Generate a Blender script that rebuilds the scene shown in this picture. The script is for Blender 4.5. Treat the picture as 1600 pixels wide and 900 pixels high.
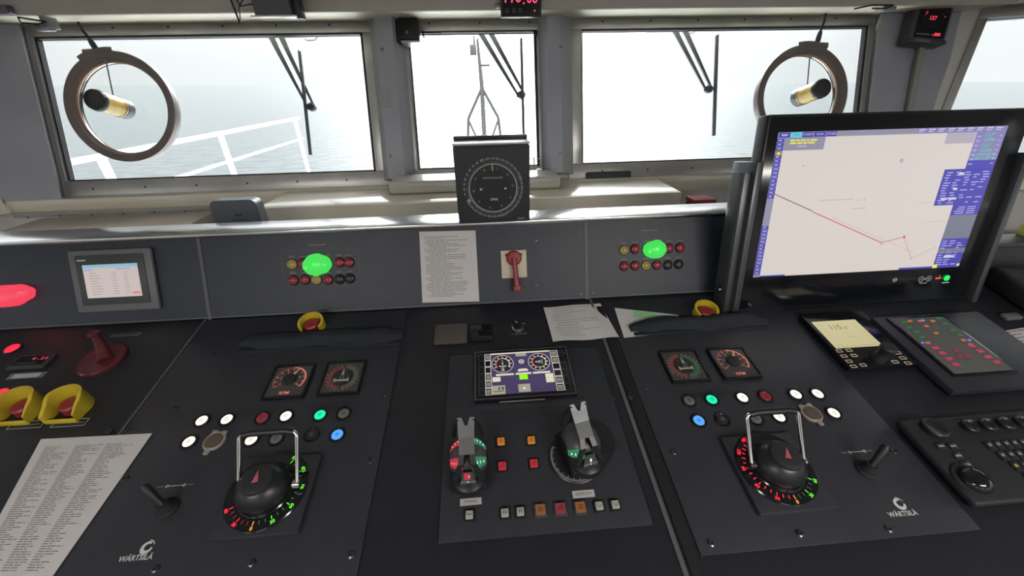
import bpy, bmesh, math, random
from mathutils import Matrix, Vector
random.seed(7)
for o in list(bpy.data.objects): bpy.data.objects.remove(o)
SC = bpy.context.scene
COL = SC.collection
rad = math.radians

# ------------------------------------------------------------------ camera
CAM = Vector((0, 0, 1.70))
RW = Matrix(((0.9970906, 0.0515075, -0.0561899), (-0.0738288, 0.4691775, -0.8800124), (-0.0189641, 0.8816005, 0.4716152)))
FPX = 600.0
cd = bpy.data.cameras.new('camera'); cam = bpy.data.objects.new('camera', cd); COL.objects.link(cam)
cd.sensor_width = 36; cd.lens = FPX / 1600 * 36; cd.clip_start = .02; cd.clip_end = 20000
m4 = RW.to_4x4(); m4.translation = CAM; cam.matrix_world = m4
SC.camera = cam
# ------------------------------------------------------------------ view
SC.view_settings.view_transform = 'Standard'; SC.view_settings.look = 'None'
SC.view_settings.exposure = 0.0; SC.view_settings.gamma = 1; SC.view_settings.use_curve_mapping = False
try:
    SC.cycles.use_denoising = True
    SC.cycles.max_bounces = 8; SC.cycles.diffuse_bounces = 4; SC.cycles.transparent_max_bounces = 12
    SC.cycles.sample_clamp_indirect = 6
    SC.cycles.caustics_reflective = False; SC.cycles.caustics_refractive = False
except Exception: pass
# ------------------------------------------------------------------ world: bright overcast, sun behind thin cloud ahead
W = bpy.data.worlds.new('world'); SC.world = W; W.use_nodes = True
wn = W.node_tree; wn.nodes.clear()
SKY_TOP = 12.0; SKY_GLOW = 36.0
def wN(t, **k):
    n = wn.nodes.new(t)
    for a, b in k.items(): setattr(n, a, b)
    return n
tc = wN('ShaderNodeTexCoord'); dot = wN('ShaderNodeVectorMath', operation='DOT_PRODUCT')
g = Vector((.10, .90, .42)).normalized(); dot.inputs[1].default_value = g
wn.links.new(tc.outputs['Generated'], dot.inputs[0])
mx = wN('ShaderNodeMath', operation='MAXIMUM'); mx.inputs[1].default_value = 0; wn.links.new(dot.outputs['Value'], mx.inputs[0])
pw = wN('ShaderNodeMath', operation='POWER'); pw.inputs[1].default_value = 30; wn.links.new(mx.outputs[0], pw.inputs[0])
nz = wN('ShaderNodeTexNoise'); nz.inputs['Scale'].default_value = 3.0; nz.inputs['Detail'].default_value = 4
wn.links.new(tc.outputs['Generated'], nz.inputs['Vector'])
ma = wN('ShaderNodeMath', operation='MULTIPLY_ADD'); ma.inputs[1].default_value = SKY_GLOW; ma.inputs[2].default_value = .94
wn.links.new(pw.outputs[0], ma.inputs[0])
mb_ = wN('ShaderNodeMath', operation='MULTIPLY_ADD'); mb_.inputs[1].default_value = .16
wn.links.new(nz.outputs['Fac'], mb_.inputs[0]); wn.links.new(ma.outputs[0], mb_.inputs[2])
# overcast: brighter towards the zenith
sep = wN('ShaderNodeSeparateXYZ'); wn.links.new(tc.outputs['Generated'], sep.inputs[0])
zc_ = wN('ShaderNodeMath', operation='MAXIMUM'); zc_.inputs[1].default_value = 0; wn.links.new(sep.outputs['Z'], zc_.inputs[0])
zp = wN('ShaderNodeMath', operation='POWER'); zp.inputs[1].default_value = 2.0; wn.links.new(zc_.outputs[0], zp.inputs[0])
zm = wN('ShaderNodeMath', operation='MULTIPLY_ADD'); zm.inputs[1].default_value = SKY_TOP
wn.links.new(zp.outputs[0], zm.inputs[0]); wn.links.new(mb_.outputs[0], zm.inputs[2])
bg = wN('ShaderNodeBackground'); bg.inputs['Color'].default_value = (.96, .985, 1, 1)
wn.links.new(zm.outputs[0], bg.inputs['Strength'])
wo = wN('ShaderNodeOutputWorld'); wn.links.new(bg.outputs[0], wo.inputs[0])
# unseen area lights added behind the helmsman to fill the dark room
def lamp(name, x, y, z, sx, sy, e, col=(1, .95, .88)):
    l = bpy.data.lights.new(name, 'AREA'); l.shape = 'RECTANGLE'; l.size = sx; l.size_y = sy; l.energy = e; l.color = col
    o = bpy.data.objects.new(name, l); COL.objects.link(o); o.location = (x, y, z); return o
lamp('fill_light', -1.2, -1.3, 2.15, 1.2, .3, 32)
lamp('fill_light', 1.2, -1.3, 2.15, 1.2, .3, 50)

# ------------------------------------------------------------------ helpers
class Pl:
    """a real plane of the place: origin O, axes X, Y, normal N"""
    def __init__(s, O, X, Y):
        s.O = Vector(O); s.X = Vector(X).normalized(); s.Y = Vector(Y).normalized(); s.N = s.X.cross(s.Y)
    def p(s, px, py, off=0):
        r = RW @ Vector((px - 800, -(py - 450), -FPX)); O = s.O + s.N * off
        q = CAM + r * ((O - CAM).dot(s.N) / r.dot(s.N)) - O
        return Vector((q.dot(s.X), q.dot(s.Y)))
    def M(s, x=0, y=0, z=0, rot=0):
        m = Matrix((s.X, s.Y, s.N)).transposed().to_4x4(); m.translation = s.O
        return m @ Matrix.Translation((x, y, z)) @ Matrix.Rotation(rot, 4, 'Z')
def at(px, py, Y):
    r = RW @ Vector((px - 800, -(py - 450), -FPX)); return CAM + r * (Y / r.y)
def atz(px, py, Z):
    r = RW @ Vector((px - 800, -(py - 450), -FPX)); return CAM + r * ((Z - CAM.z) / r.z)
SL = rad(12.1); TP = rad(20.7); WL = rad(18)
DESK = Pl((0, 1.001, 1.122), (1, 0, 0), (0, math.cos(SL), math.sin(SL)))
PAN = Pl((0, 0.988, 1.119), (1, 0, 0), (0, math.sin(TP), math.cos(TP)))
WIN = Pl((0, 1.85, 1.354), (1, 0, 0), (0, math.sin(WL), math.cos(WL)))
d_ = DESK.p

# ------------------------------------------------------------------ materials
MATS = {}
def mat(name, col, rough=.5, metal=0, emit=0, ecol=None, noise=0, nscale=40, bump=0, bscale=300, spec=None, coat=0, col2=None, wave=None):
    if name in MATS: return MATS[name]
    m = bpy.data.materials.new(name); m.use_nodes = True; MATS[name] = m
    nt = m.node_tree; b = nt.nodes['Principled BSDF']
    c = (*col, 1); b.inputs['Base Color'].default_value = c
    b.inputs['Roughness'].default_value = rough; b.inputs['Metallic'].default_value = metal
    if spec is not None: b.inputs['Specular IOR Level'].default_value = spec
    if coat: b.inputs['Coat Weight'].default_value = coat; b.inputs['Coat Roughness'].default_value = .1
    if emit:
        b.inputs['Emission Color'].default_value = (*(ecol or col), 1); b.inputs['Emission Strength'].default_value = emit
    t = nt.nodes.new('ShaderNodeTexCoord')
    if noise or col2:
        n = nt.nodes.new('ShaderNodeTexNoise'); n.inputs['Scale'].default_value = nscale; n.inputs['Detail'].default_value = 5
        nt.links.new(t.outputs['Object'], n.inputs['Vector'])
        r = nt.nodes.new('ShaderNodeValToRGB'); c2 = col2 or tuple(x * (1 - noise) for x in col)
        r.color_ramp.elements[0].position = .35; r.color_ramp.elements[1].position = .65
        r.color_ramp.elements[0].color = (*c2, 1); r.color_ramp.elements[1].color = c
        nt.links.new(n.outputs['Fac'], r.inputs['Fac']); nt.links.new(r.outputs['Color'], b.inputs['Base Color'])
    if bump:
        n2 = nt.nodes.new('ShaderNodeTexNoise'); n2.inputs['Scale'].default_value = bscale; n2.inputs['Detail'].default_value = 3
        nt.links.new(t.outputs['Object'], n2.inputs['Vector'])
        bp = nt.nodes.new('ShaderNodeBump'); bp.inputs['Strength'].default_value = bump; bp.inputs['Distance'].default_value = .002
        nt.links.new(n2.outputs['Fac'], bp.inputs['Height']); nt.links.new(bp.outputs['Normal'], b.inputs['Normal'])
    return m
def emi(name, col, s=1.0):
    """lit display element"""
    if name in MATS: return MATS[name]
    m = mat(name, (.02, .02, .02), .25, emit=s, ecol=col); return m
CON = mat('console_paint', (.021, .027, .043), .42, noise=.15, nscale=25, bump=.15, bscale=900)
CONP = mat('console_paint_hazed', (.030, .032, .042), .40, noise=.12, nscale=20, bump=.12, bscale=900)  # plates toned lighter, veil over the mid desk put into the colour
GAP = mat('gap_black', (.006, .006, .008), .6)
BLK = mat('black_plastic', (.012, .013, .016), .35, bump=.05)
BLKM = mat('black_matte_plastic', (.016, .017, .02), .6)
GLS = mat('black_gloss', (.008, .009, .012), .12)
DGR = mat('dark_grey_plastic', (.05, .053, .06), .45)
SEAM = mat('seam_grey', (.10, .105, .115), .5)
GREY = mat('grey_metal', (.30, .30, .31), .38, .6, noise=.15, nscale=8)
ALU = mat('brushed_steel', (.62, .62, .62), .22, 1, noise=.08, nscale=30)
CHR = mat('chrome', (.75, .73, .70), .12, 1)
LEVM = mat('lever_grey', (.16, .165, .17), .35, .3)
CRM = mat('cream_paint', (.84, .79, .64), .28, noise=.04, nscale=4, coat=.9)
WHT = mat('white_paint', (.78, .77, .74), .45, noise=.04, nscale=3)
CEIL = mat('ceiling_paint', (.60, .55, .50), .7, noise=.05, nscale=5)
FLR = mat('floor_vinyl', (.10, .10, .11), .5, noise=.2, nscale=30)
PIL = mat('pillar_grey', (.42, .43, .49), .5, .1, noise=.08, nscale=6)
FRM = mat('window_frame_metal', (.60, .59, .58), .33, .6, noise=.18, nscale=7)
RUB = mat('black_rubber', (.02, .02, .022), .6)
PAP = mat('paper', (.62, .60, .60), .8, noise=.03, nscale=15)
INK = mat('ink', (.24, .23, .25), .9)
INKD = mat('dark_ink', (.06, .06, .07), .9)
YEL = mat('yellow_guard', (.62, .47, .035), .42, noise=.1, nscale=30)
RED = mat('red_plastic', (.27, .022, .028), .35)
MAR = mat('maroon_paint', (.12, .022, .03), .22, noise=.3, nscale=25)
BRN = mat('socket_brown', (.11, .08, .055), .45)
CLR = mat('clear_flap', (.30, .27, .25), .3)
WTX = mat('white_legend', (.62, .62, .62), .6)
GTX = mat('grey_legend', (.16, .165, .17), .6)
LBL = mat('label_white', (.50, .50, .50), .6)
CREAMPL = mat('cream_plate', (.62, .55, .43), .5)
SCR = mat('screw_steel', (.12, .12, .13), .3, .9)
E_W = emi('lit_white', (1, .92, .83), 1.15); E_WI = emi('lit_white_core', (.75, .50, .40), .9)
E_G = emi('lit_green', (.0, .80, .40), 1.15); E_B = emi('lit_blue', (.08, .36, 1), 1.15)
E_R = emi('lit_red', (1, .02, .05), 1.3); E_RD = emi('lit_dark_red', (.35, .01, .03), .5)
E_LG = emi('led_green', (.15, .9, .04), 1.0); E_LGD = emi('led_green_dim', (.10, .32, .12), .35)
E_AM = emi('lit_amber', (1, .36, .02), 1.2); E_BG = emi('bright_green_lamp', (.06, .74, .10), 1.0); E_BG2 = emi('bright_green_core', (0, .85, .04), 1.0)
E_BR = emi('bright_red_lamp', (.95, .06, .11), .95)
E_SQA = emi('lit_square_amber', (.62, .21, .02), .75); E_SQR = emi('lit_square_red', (.50, .02, .04), .75); E_SQW = mat('square_cap_white', (.42, .41, .38), .4)

def glass_mat():
    m = bpy.data.materials.new('window_glass'); m.use_nodes = True; nt = m.node_tree; nt.nodes.clear()
    o = nt.nodes.new('ShaderNodeOutputMaterial'); mixn = nt.nodes.new('ShaderNodeMixShader')
    t = nt.nodes.new('ShaderNodeBsdfTransparent'); t.inputs[0].default_value = (.97, .985, .98, 1)
    gl = nt.nodes.new('ShaderNodeBsdfGlossy'); gl.inputs['Roughness'].default_value = .02
    f = nt.nodes.new('ShaderNodeFresnel'); f.inputs[0].default_value = 1.3
    nt.links.new(f.outputs[0], mixn.inputs[0]); nt.links.new(t.outputs[0], mixn.inputs[1]); nt.links.new(gl.outputs[0], mixn.inputs[2])
    nt.links.new(mixn.outputs[0], o.inputs[0]); return m
GLASS = glass_mat()

# ------------------------------------------------------------------ mesh builder
class MB:
    def __init__(s, M=None):
        s.b = bmesh.new(); s.mats = []; s.T = M or Matrix.Identity(4)
    def mi(s, m):
        if m not in s.mats: s.mats.append(m)
        return s.mats.index(m)
    def _fin(s, geo_v, faces, m, M):
        i = s.mi(m); T = s.T @ M if M is not None else s.T
        bmesh.ops.transform(s.b, matrix=T, verts=geo_v)
        for f in faces: f.material_index = i
    def box(s, c, d, m, bev=0, M=None, seg=2):
        r = bmesh.ops.create_cube(s.b, size=1)
        vs = r['verts']
        for v in vs: v.co = Vector((v.co.x * d[0] + c[0], v.co.y * d[1] + c[1], v.co.z * d[2] + c[2]))
        fs = list({f for v in vs for f in v.link_faces})
        if bev:
            es = list({e for v in vs for e in v.link_edges})
            r = bmesh.ops.bevel(s.b, geom=es, offset=bev, segments=seg, affect='EDGES', profile=.5)
            vs = list({v for f in r['faces'] for v in f.verts} | {v for v in vs if v.is_valid})
            fs = list({f for v in vs for f in v.link_faces})
        s._fin(vs, fs, m, M)
    def lathe(s, prof, m, seg=28, M=None, cap=True, sx=1, sy=1):
        rings = []; new = []
        for r, z in prof:
            if r < 1e-6: v = s.b.verts.new((0, 0, z)); rings.append([v]); new.append(v)
            else:
                rg = [s.b.verts.new((r * math.cos(2 * math.pi * k / seg) * sx, r * math.sin(2 * math.pi * k / seg) * sy, z)) for k in range(seg)]
                rings.append(rg); new += rg
        fs = []
        for a, b in zip(rings, rings[1:]):
            if len(a) == 1 and len(b) == 1: continue
            for k in range(seg):
                k2 = (k + 1) % seg
                if len(a) == 1: fs.append(s.b.faces.new((a[0], b[k], b[k2])))
                elif len(b) == 1: fs.append(s.b.faces.new((a[k], a[k2], b[0])))
                else: fs.append(s.b.faces.new((a[k], a[k2], b[k2], b[k])))
        if cap:
            if len(rings[0]) > 1: fs.append(s.b.faces.new(rings[0][::-1]))
            if len(rings[-1]) > 1: fs.append(s.b.faces.new(rings[-1]))
        s._fin(new, fs, m, M)
    def cyl(s, a, b, r, m, r2=None, seg=16):
        a = Vector(a); b = Vector(b); d = b - a
        M = Matrix.Translation(a) @ d.to_track_quat('Z', 'Y').to_matrix().to_4x4()
        s.lathe([(r, 0), (r if r2 is None else r2, d.length)], m, seg, M)
    def tube(s, pts, r, m, seg=10, cap=True):
        pts = [Vector(p) for p in pts]; n = len(pts); rings = []; new = []; prev = None
        for i, p in enumerate(pts):
            t = (pts[min(i + 1, n - 1)] - pts[max(i - 1, 0)]).normalized()
            if prev is None: u = t.orthogonal().normalized()
            else: u = (prev - t * prev.dot(t)).normalized()
            prev = u; w = t.cross(u); rr = r[i] if isinstance(r, (list, tuple)) else r
            rg = [s.b.verts.new(p + (u * math.cos(2 * math.pi * k / seg) + w * math.sin(2 * math.pi * k / seg)) * rr) for k in range(seg)]
            rings.append(rg); new += rg
        fs = []
        for a, b in zip(rings, rings[1:]):
            for k in range(seg): fs.append(s.b.faces.new((a[k], a[(k + 1) % seg], b[(k + 1) % seg], b[k])))
        if cap: fs.append(s.b.faces.new(rings[0][::-1])); fs.append(s.b.faces.new(rings[-1]))
        s._fin(new, fs, m, None)
    def prism(s, poly, z0, z1, m, M=None, top=None):
        """poly in xy, extruded in z; top = other outline for the far end"""
        a = [s.b.verts.new((x, y, z0)) for x, y in poly]; b = [s.b.verts.new((x, y, z1)) for x, y in (top or poly)]
        fs = [s.b.faces.new(a[::-1]), s.b.faces.new(b)]; n = len(a)
        for k in range(n): fs.append(s.b.faces.new((a[k], a[(k + 1) % n], b[(k + 1) % n], b[k])))
        s._fin(a + b, fs, m, M)
    def poly(s, pts, m, M=None):
        vs = [s.b.verts.new(p) for p in pts]; f = s.b.faces.new(vs); s._fin(vs, [f], m, M)
    def quad(s, x0, y0, x1, y1, z, m, M=None):
        s.poly([(x0, y0, z), (x1, y0, z), (x1, y1, z), (x0, y1, z)], m, M)
    def line(s, x0, y0, x1, y1, w, z, m, M=None):
        d = Vector((x1 - x0, y1 - y0)); n = Vector((-d.y, d.x)).normalized() * w / 2
        s.poly([(x0 - n.x, y0 - n.y, z), (x1 - n.x, y1 - n.y, z), (x1 + n.x, y1 + n.y, z), (x0 + n.x, y0 + n.y, z)][::1], m, M)
    def frame(s, x0, y0, x1, y1, w, z, m, M=None):
        s.quad(x0, y0, x1, y0 + w, z, m, M); s.quad(x0, y1 - w, x1, y1, z, m, M)
        s.quad(x0, y0 + w, x0 + w, y1 - w, z, m, M); s.quad(x1 - w, y0 + w, x1, y1 - w, z, m, M)
    def arc(s, cx, cy, r0, r1, a0, a1, z, m, n=32, M=None):
        for k in range(n):
            t0 = a0 + (a1 - a0) * k / n; t1 = a0 + (a1 - a0) * (k + 1) / n
            P = lambda r, t: (cx + r * math.cos(t), cy + r * math.sin(t), z)
            q = [P(r0, t0), P(r1, t0), P(r1, t1), P(r0, t1)]
            if a1 < a0: q = q[::-1]
            s.poly(q, m, M)
    def disc(s, cx, cy, r, z, m, n=24, M=None):
        s.poly([(cx + r * math.cos(2 * math.pi * k / n), cy + r * math.sin(2 * math.pi * k / n), z) for k in range(n)], m, M)
    def text(s, txt, size, x, y, z, m, rot=0, M=None, align='CENTER', shear=0, bold=0):
        me = text_mesh(txt, align, bold); T = Matrix.Translation((x, y, z)) @ Matrix.Rotation(rot, 4, 'Z') @ Matrix.Scale(size, 4)
        if shear: T = T @ Matrix(((1, shear, 0, 0), (0, 1, 0, 0), (0, 0, 1, 0), (0, 0, 0, 1)))
        vs = [s.b.verts.new(T @ v.co) for v in me.vertices]; fs = []
        for p in me.polygons:
            try: fs.append(s.b.faces.new([vs[i] for i in p.vertices]))
            except ValueError: pass
        s._fin(vs, fs, m, M)
    def build(s, name, parent=None, M=None, smooth=35):
        me = bpy.data.meshes.new(name); bmesh.ops.recalc_face_normals(s.b, faces=[f for f in s.b.faces if len(f.edges) and any(len(e.link_faces) > 1 for e in f.edges)])
        s.b.to_mesh(me); s.b.free()
        for m in s.mats: me.materials.append(m)
        if smooth:
            for p in me.polygons: p.use_smooth = True
            try: me.set_sharp_from_angle(angle=rad(smooth))
            except Exception: pass
        o = bpy.data.objects.new(name, me); COL.objects.link(o)
        if parent is not None: o.parent = parent
        if M is not None: o.matrix_world = M if parent is None else o.matrix_world; 
        return o
_tc = {}
def text_mesh(txt, align, bold):
    k = (txt, align, bold)
    if k in _tc: return _tc[k]
    cu = bpy.data.curves.new('t', 'FONT'); cu.body = txt; cu.align_x = align; cu.align_y = 'CENTER'; cu.size = 1; cu.resolution_u = 2; cu.offset = bold
    ob = bpy.data.objects.new('t', cu); COL.objects.link(ob); bpy.context.view_layer.update()
    dg = bpy.context.evaluated_depsgraph_get(); me = bpy.data.meshes.new_from_object(ob.evaluated_get(dg))
    bpy.data.objects.remove(ob); _tc[k] = me; return me
def thing(name, label, cat, M, group=None):
    o = bpy.data.objects.new(name, None); o.empty_display_size = .02; COL.objects.link(o)
    o.matrix_world = M if isinstance(M, Matrix) else Matrix.Translation(M)
    o['label'] = label; o['category'] = cat
    if group: o['group'] = group
    return o
def tag(o, label, cat, group=None):
    o['label'] = label; o['category'] = cat
    if group: o['group'] = group
    return o
def struct(name, mb, M=None, parent=None, smooth=35):
    o = mb.build(name, parent, smooth=smooth)
    if parent is None:
        o['kind'] = 'structure'
        if M is not None: o.matrix_world = M
    return o
def place(o, M): o.matrix_world = M; return o
PI = math.pi
YZ0 = Matrix(((0, 0, 1, 0), (1, 0, 0, 0), (0, 1, 0, 0), (0, 0, 0, 1)))
# ================================================================== SETTING: sea, deck outside
def sea():
    m = bpy.data.materials.new('sea_water'); m.use_nodes = True; nt = m.node_tree; b = nt.nodes['Principled BSDF']
    b.inputs['Base Color'].default_value = (.42, .50, .53, 1); b.inputs['Roughness'].default_value = .18; b.inputs['Specular IOR Level'].default_value = .30
    t = nt.nodes.new('ShaderNodeTexCoord'); mp = nt.nodes.new('ShaderNodeMapping'); mp.inputs['Scale'].default_value = (.25, .6, 1)
    n = nt.nodes.new('ShaderNodeTexNoise'); n.inputs['Scale'].default_value = 1.2; n.inputs['Detail'].default_value = 8
    nt.links.new(t.outputs['Object'], mp.inputs[0]); nt.links.new(mp.outputs[0], n.inputs['Vector'])
    bp = nt.nodes.new('ShaderNodeBump'); bp.inputs['Strength'].default_value = .6; bp.inputs['Distance'].default_value = .35
    nt.links.new(n.outputs['Fac'], bp.inputs['Height']); nt.links.new(bp.outputs[0], b.inputs['Normal'])
    r = nt.nodes.new('ShaderNodeValToRGB'); r.color_ramp.elements[0].color = (.02, .028, .032, 1); r.color_ramp.elements[1].color = (.045, .055, .06, 1)
    r.color_ramp.elements[0].position = .38; r.color_ramp.elements[1].position = .6
    nt.links.new(n.outputs['Fac'], r.inputs[0]); nt.links.new(r.outputs[0], b.inputs['Base Color'])
    mb = MB(); mb.quad(-9000, -9000, 9000, 9000, 0, m)
    o = mb.build('sea', smooth=0); o['kind'] = 'structure'
    o.matrix_world = Matrix.Translation((0, 0, -10)) @ Matrix.Rotation(.0155, 4, 'Y')   # the ship heels a little
sea()
DECKW = mat('deck_white_paint', (.80, .81, .80), .5, noise=.05, nscale=2)
# foredeck
mb = MB()
pl = [(-3.2, 3.2), (3.2, 3.2), (3.2, 9), (2.0, 17), (.0, 22), (-2.0, 17), (-3.2, 9)]
mb.prism(pl, -2.6, -2.45, DECKW); mb.prism([(x * .98, y) for x, y in pl], -6, -2.6, DECKW)
o = mb.build('foredeck', smooth=0); o['kind'] = 'structure'
# bulwark railing outside the left window
rl = thing('deck_railing', 'white painted deck railing outside beyond the left front window', 'railing', (-4.0, 5, 0.0))
mb = MB(); mb.box((0, 0, 1.10), (.050, 9, .055), DECKW, .01); mb.build('top_rail', rl)
mb = MB(); mb.box((0, 0, .69), (.036, 9, .04), DECKW, .01); mb.build('lower_rail', rl)
for y in (-4.0, -2.25, -.5, 1.6, 4.3):
    mb = MB(); mb.box((0, y, -.33), (.06, .07, 2.84), DECKW, .01); mb.build('post', rl)
mb = MB(); mb.box((-4.3, 5, -1.8), (2.2, 11, .12), DECKW); mb.box((-3.25, 5, -2.1), (.1, 11, .7), DECKW)
o = mb.build('side_deck', smooth=0); o['kind'] = 'structure'
# foremast
MST = mat('mast_paint', (.07, .07, .07), .6)
by = 21.0
b0 = at(757, 218, by); t0 = at(753, 58, by)
ms = thing('foremast', 'slender lattice foremast with spreading legs on the bow, seen through the centre window', 'mast', (b0.x, by, -2.45))
z = lambda py: at(757, py, by).z + 2.45
mb = MB(); mb.cyl((0, 0, 0), (0, 0, z(135)), .12, MST, .10); mb.cyl((0, 0, z(135)), (-.1, 0, z(60)), .10, MST, .05)
for k in range(16): mb.box((0, 0, .3 + k * .19), (.34, .05, .035), MST)
mb.build('pole', ms)
sx = by / 600 * 1.08
for s_ in (-1, 1):
    mb = MB(); mb.cyl((0, 0, z(137)), (s_ * 20 * sx, .3, z(185)), .07, MST); mb.cyl((s_ * 20 * sx, .3, z(185)), (s_ * 27 * sx, .5, 0), .07, MST); mb.build('strut', ms)
    mb = MB(); mb.cyl((s_ * 20 * sx, .3, z(188)), (s_ * 8 * sx, 0, z(222)), .06, MST); mb.build('brace', ms)
mb = MB(); mb.box((-.32, 0, z(78)), (.3, .3, .42), MST, .03); mb.build('masthead_light', ms)
mb = MB(); mb.box((.22, 0, z(102)), (.4, .1, .1), MST, .02); mb.box((-.25, 0, z(65)), (.08, .08, .5), MST, .02); mb.build('antenna', ms)

# ================================================================== SETTING: wheelhouse
WH = .5794   # height of the windows along the leaning plane
OPEN = [(-1.832, -.497), (-.307, .262), (.461, 1.826)]
mb = MB()
xs = -2.05
T0 = .030
def wbox(x0, x1, y0, y1, z0, z1, m): mb.box(((x0 + x1) / 2, (y0 + y1) / 2, (z0 + z1) / 2), (x1 - x0, y1 - y0, z1 - z0), m)
wbox(-2.1, 2.1, -.07, -.0, -T0, -.012, WHT); wbox(-2.1, 2.1, WH + .03, WH + .09, -T0, -.012, WHT)
for a, b in ((-2.1, -1.85), (-.480, -.325), (.280, .445), (1.845, 2.1)): wbox(a, b, 0, WH + .03, -T0, -.012, WHT)
# tapered mullions between the windows
for a, b, c, d in ((-.462, -.424, -.352, -.318), (.272, .300, .356, .420)):
    M = Matrix(((1, 0, 0, 0), (0, 0, 1, 0), (0, -1, 0, 0), (0, 0, 0, 1)))
    mb.prism([(a, 0), (d, 0), (c, -.075), (b, -.075)], -.045, WH + .04, PIL, M=Matrix(((1, 0, 0, 0), (0, 0, 1, 0), (0, -1, 0, 0), (0, 0, 0, 1))))
struct('wall_front', mb, WIN.M(), smooth=0)
# apron below the sill
mb = MB(); mb.box((0, 1.84, .62), (4.2, .08, 1.24), WHT); struct('wall_front_apron', mb, smooth=0)
# mullion screws and inspection label are part of the window frames below
def window(n, x0, x1):
    fr = bpy.data.objects.new('window_%d' % n, None); COL.objects.link(fr); fr.matrix_world = WIN.M(); fr['kind'] = 'structure'
    mb = MB(); wl = .014 if n == 1 else .062; wr = .014 if n == 3 else .062; t = .042; bt = .068
    for (a, b, c, d) in ((x0 - wl, x1 + wr, -bt, 0), (x0 - wl, x1 + wr, WH, WH + t), (x0 - wl, x0, 0, WH), (x1, x1 + wr, 0, WH)):
        mb.box(((a + b) / 2, (c + d) / 2, -.02), (b - a, d - c, .04), FRM, .003)
    # rubber gasket
    for (a, b, c, d) in ((x0, x1, 0, .006), (x0, x1, WH - .006, WH), (x0, x0 + .010, 0, WH), (x1 - .010, x1, 0, WH)):
        mb.box(((a + b) / 2, (c + d) / 2, -.016), (b - a, d - c, .022), RUB)
    mb.box((x0 + .003, WH / 2, -.012), (.004, WH, .02), ALU)
    k = x0 + .1
    while k < x1:
        for yy in (-.035, WH + .03): mb.lathe([(.005, 0), (.004, .002)], SCR, 10, Matrix.Translation((k, yy, .0)))
        k += .22
    mb.build('window_frame', fr)
    mb = MB(); mb.box(((x0 + x1) / 2, WH / 2, -.022), (x1 - x0 + .016, WH + .03, .006), GLASS); mb.build('pane', fr, smooth=0)
for i, (a, b) in enumerate(OPEN): window(i + 1, a, b)
# screws and plate on the two mullions
for nm, px, pys in (('left', 600, (77, 244)), ('right', 876, (73, 238))):
    pass
# sill
mb = MB(); mb.box((0, 1.825, 1.262), (4.1, .10, .064), CRM, .004)
struct('trim_1', mb)
# soffit and fascia above the windows
mb = MB(); mb.prism([(2.085, 1.943), (2.085, 1.985), (1.885, 1.985), (1.880, 1.955)], -2.3, 2.3, mat('soffit_cream', (.90, .85, .69), .4), M=YZ0); struct('trim_2', mb, smooth=0)
mb = MB(); mb.box((0, 1.893, 2.1275), (4.9, .04, .343), CEIL, .004); struct('trim_3', mb)
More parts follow.
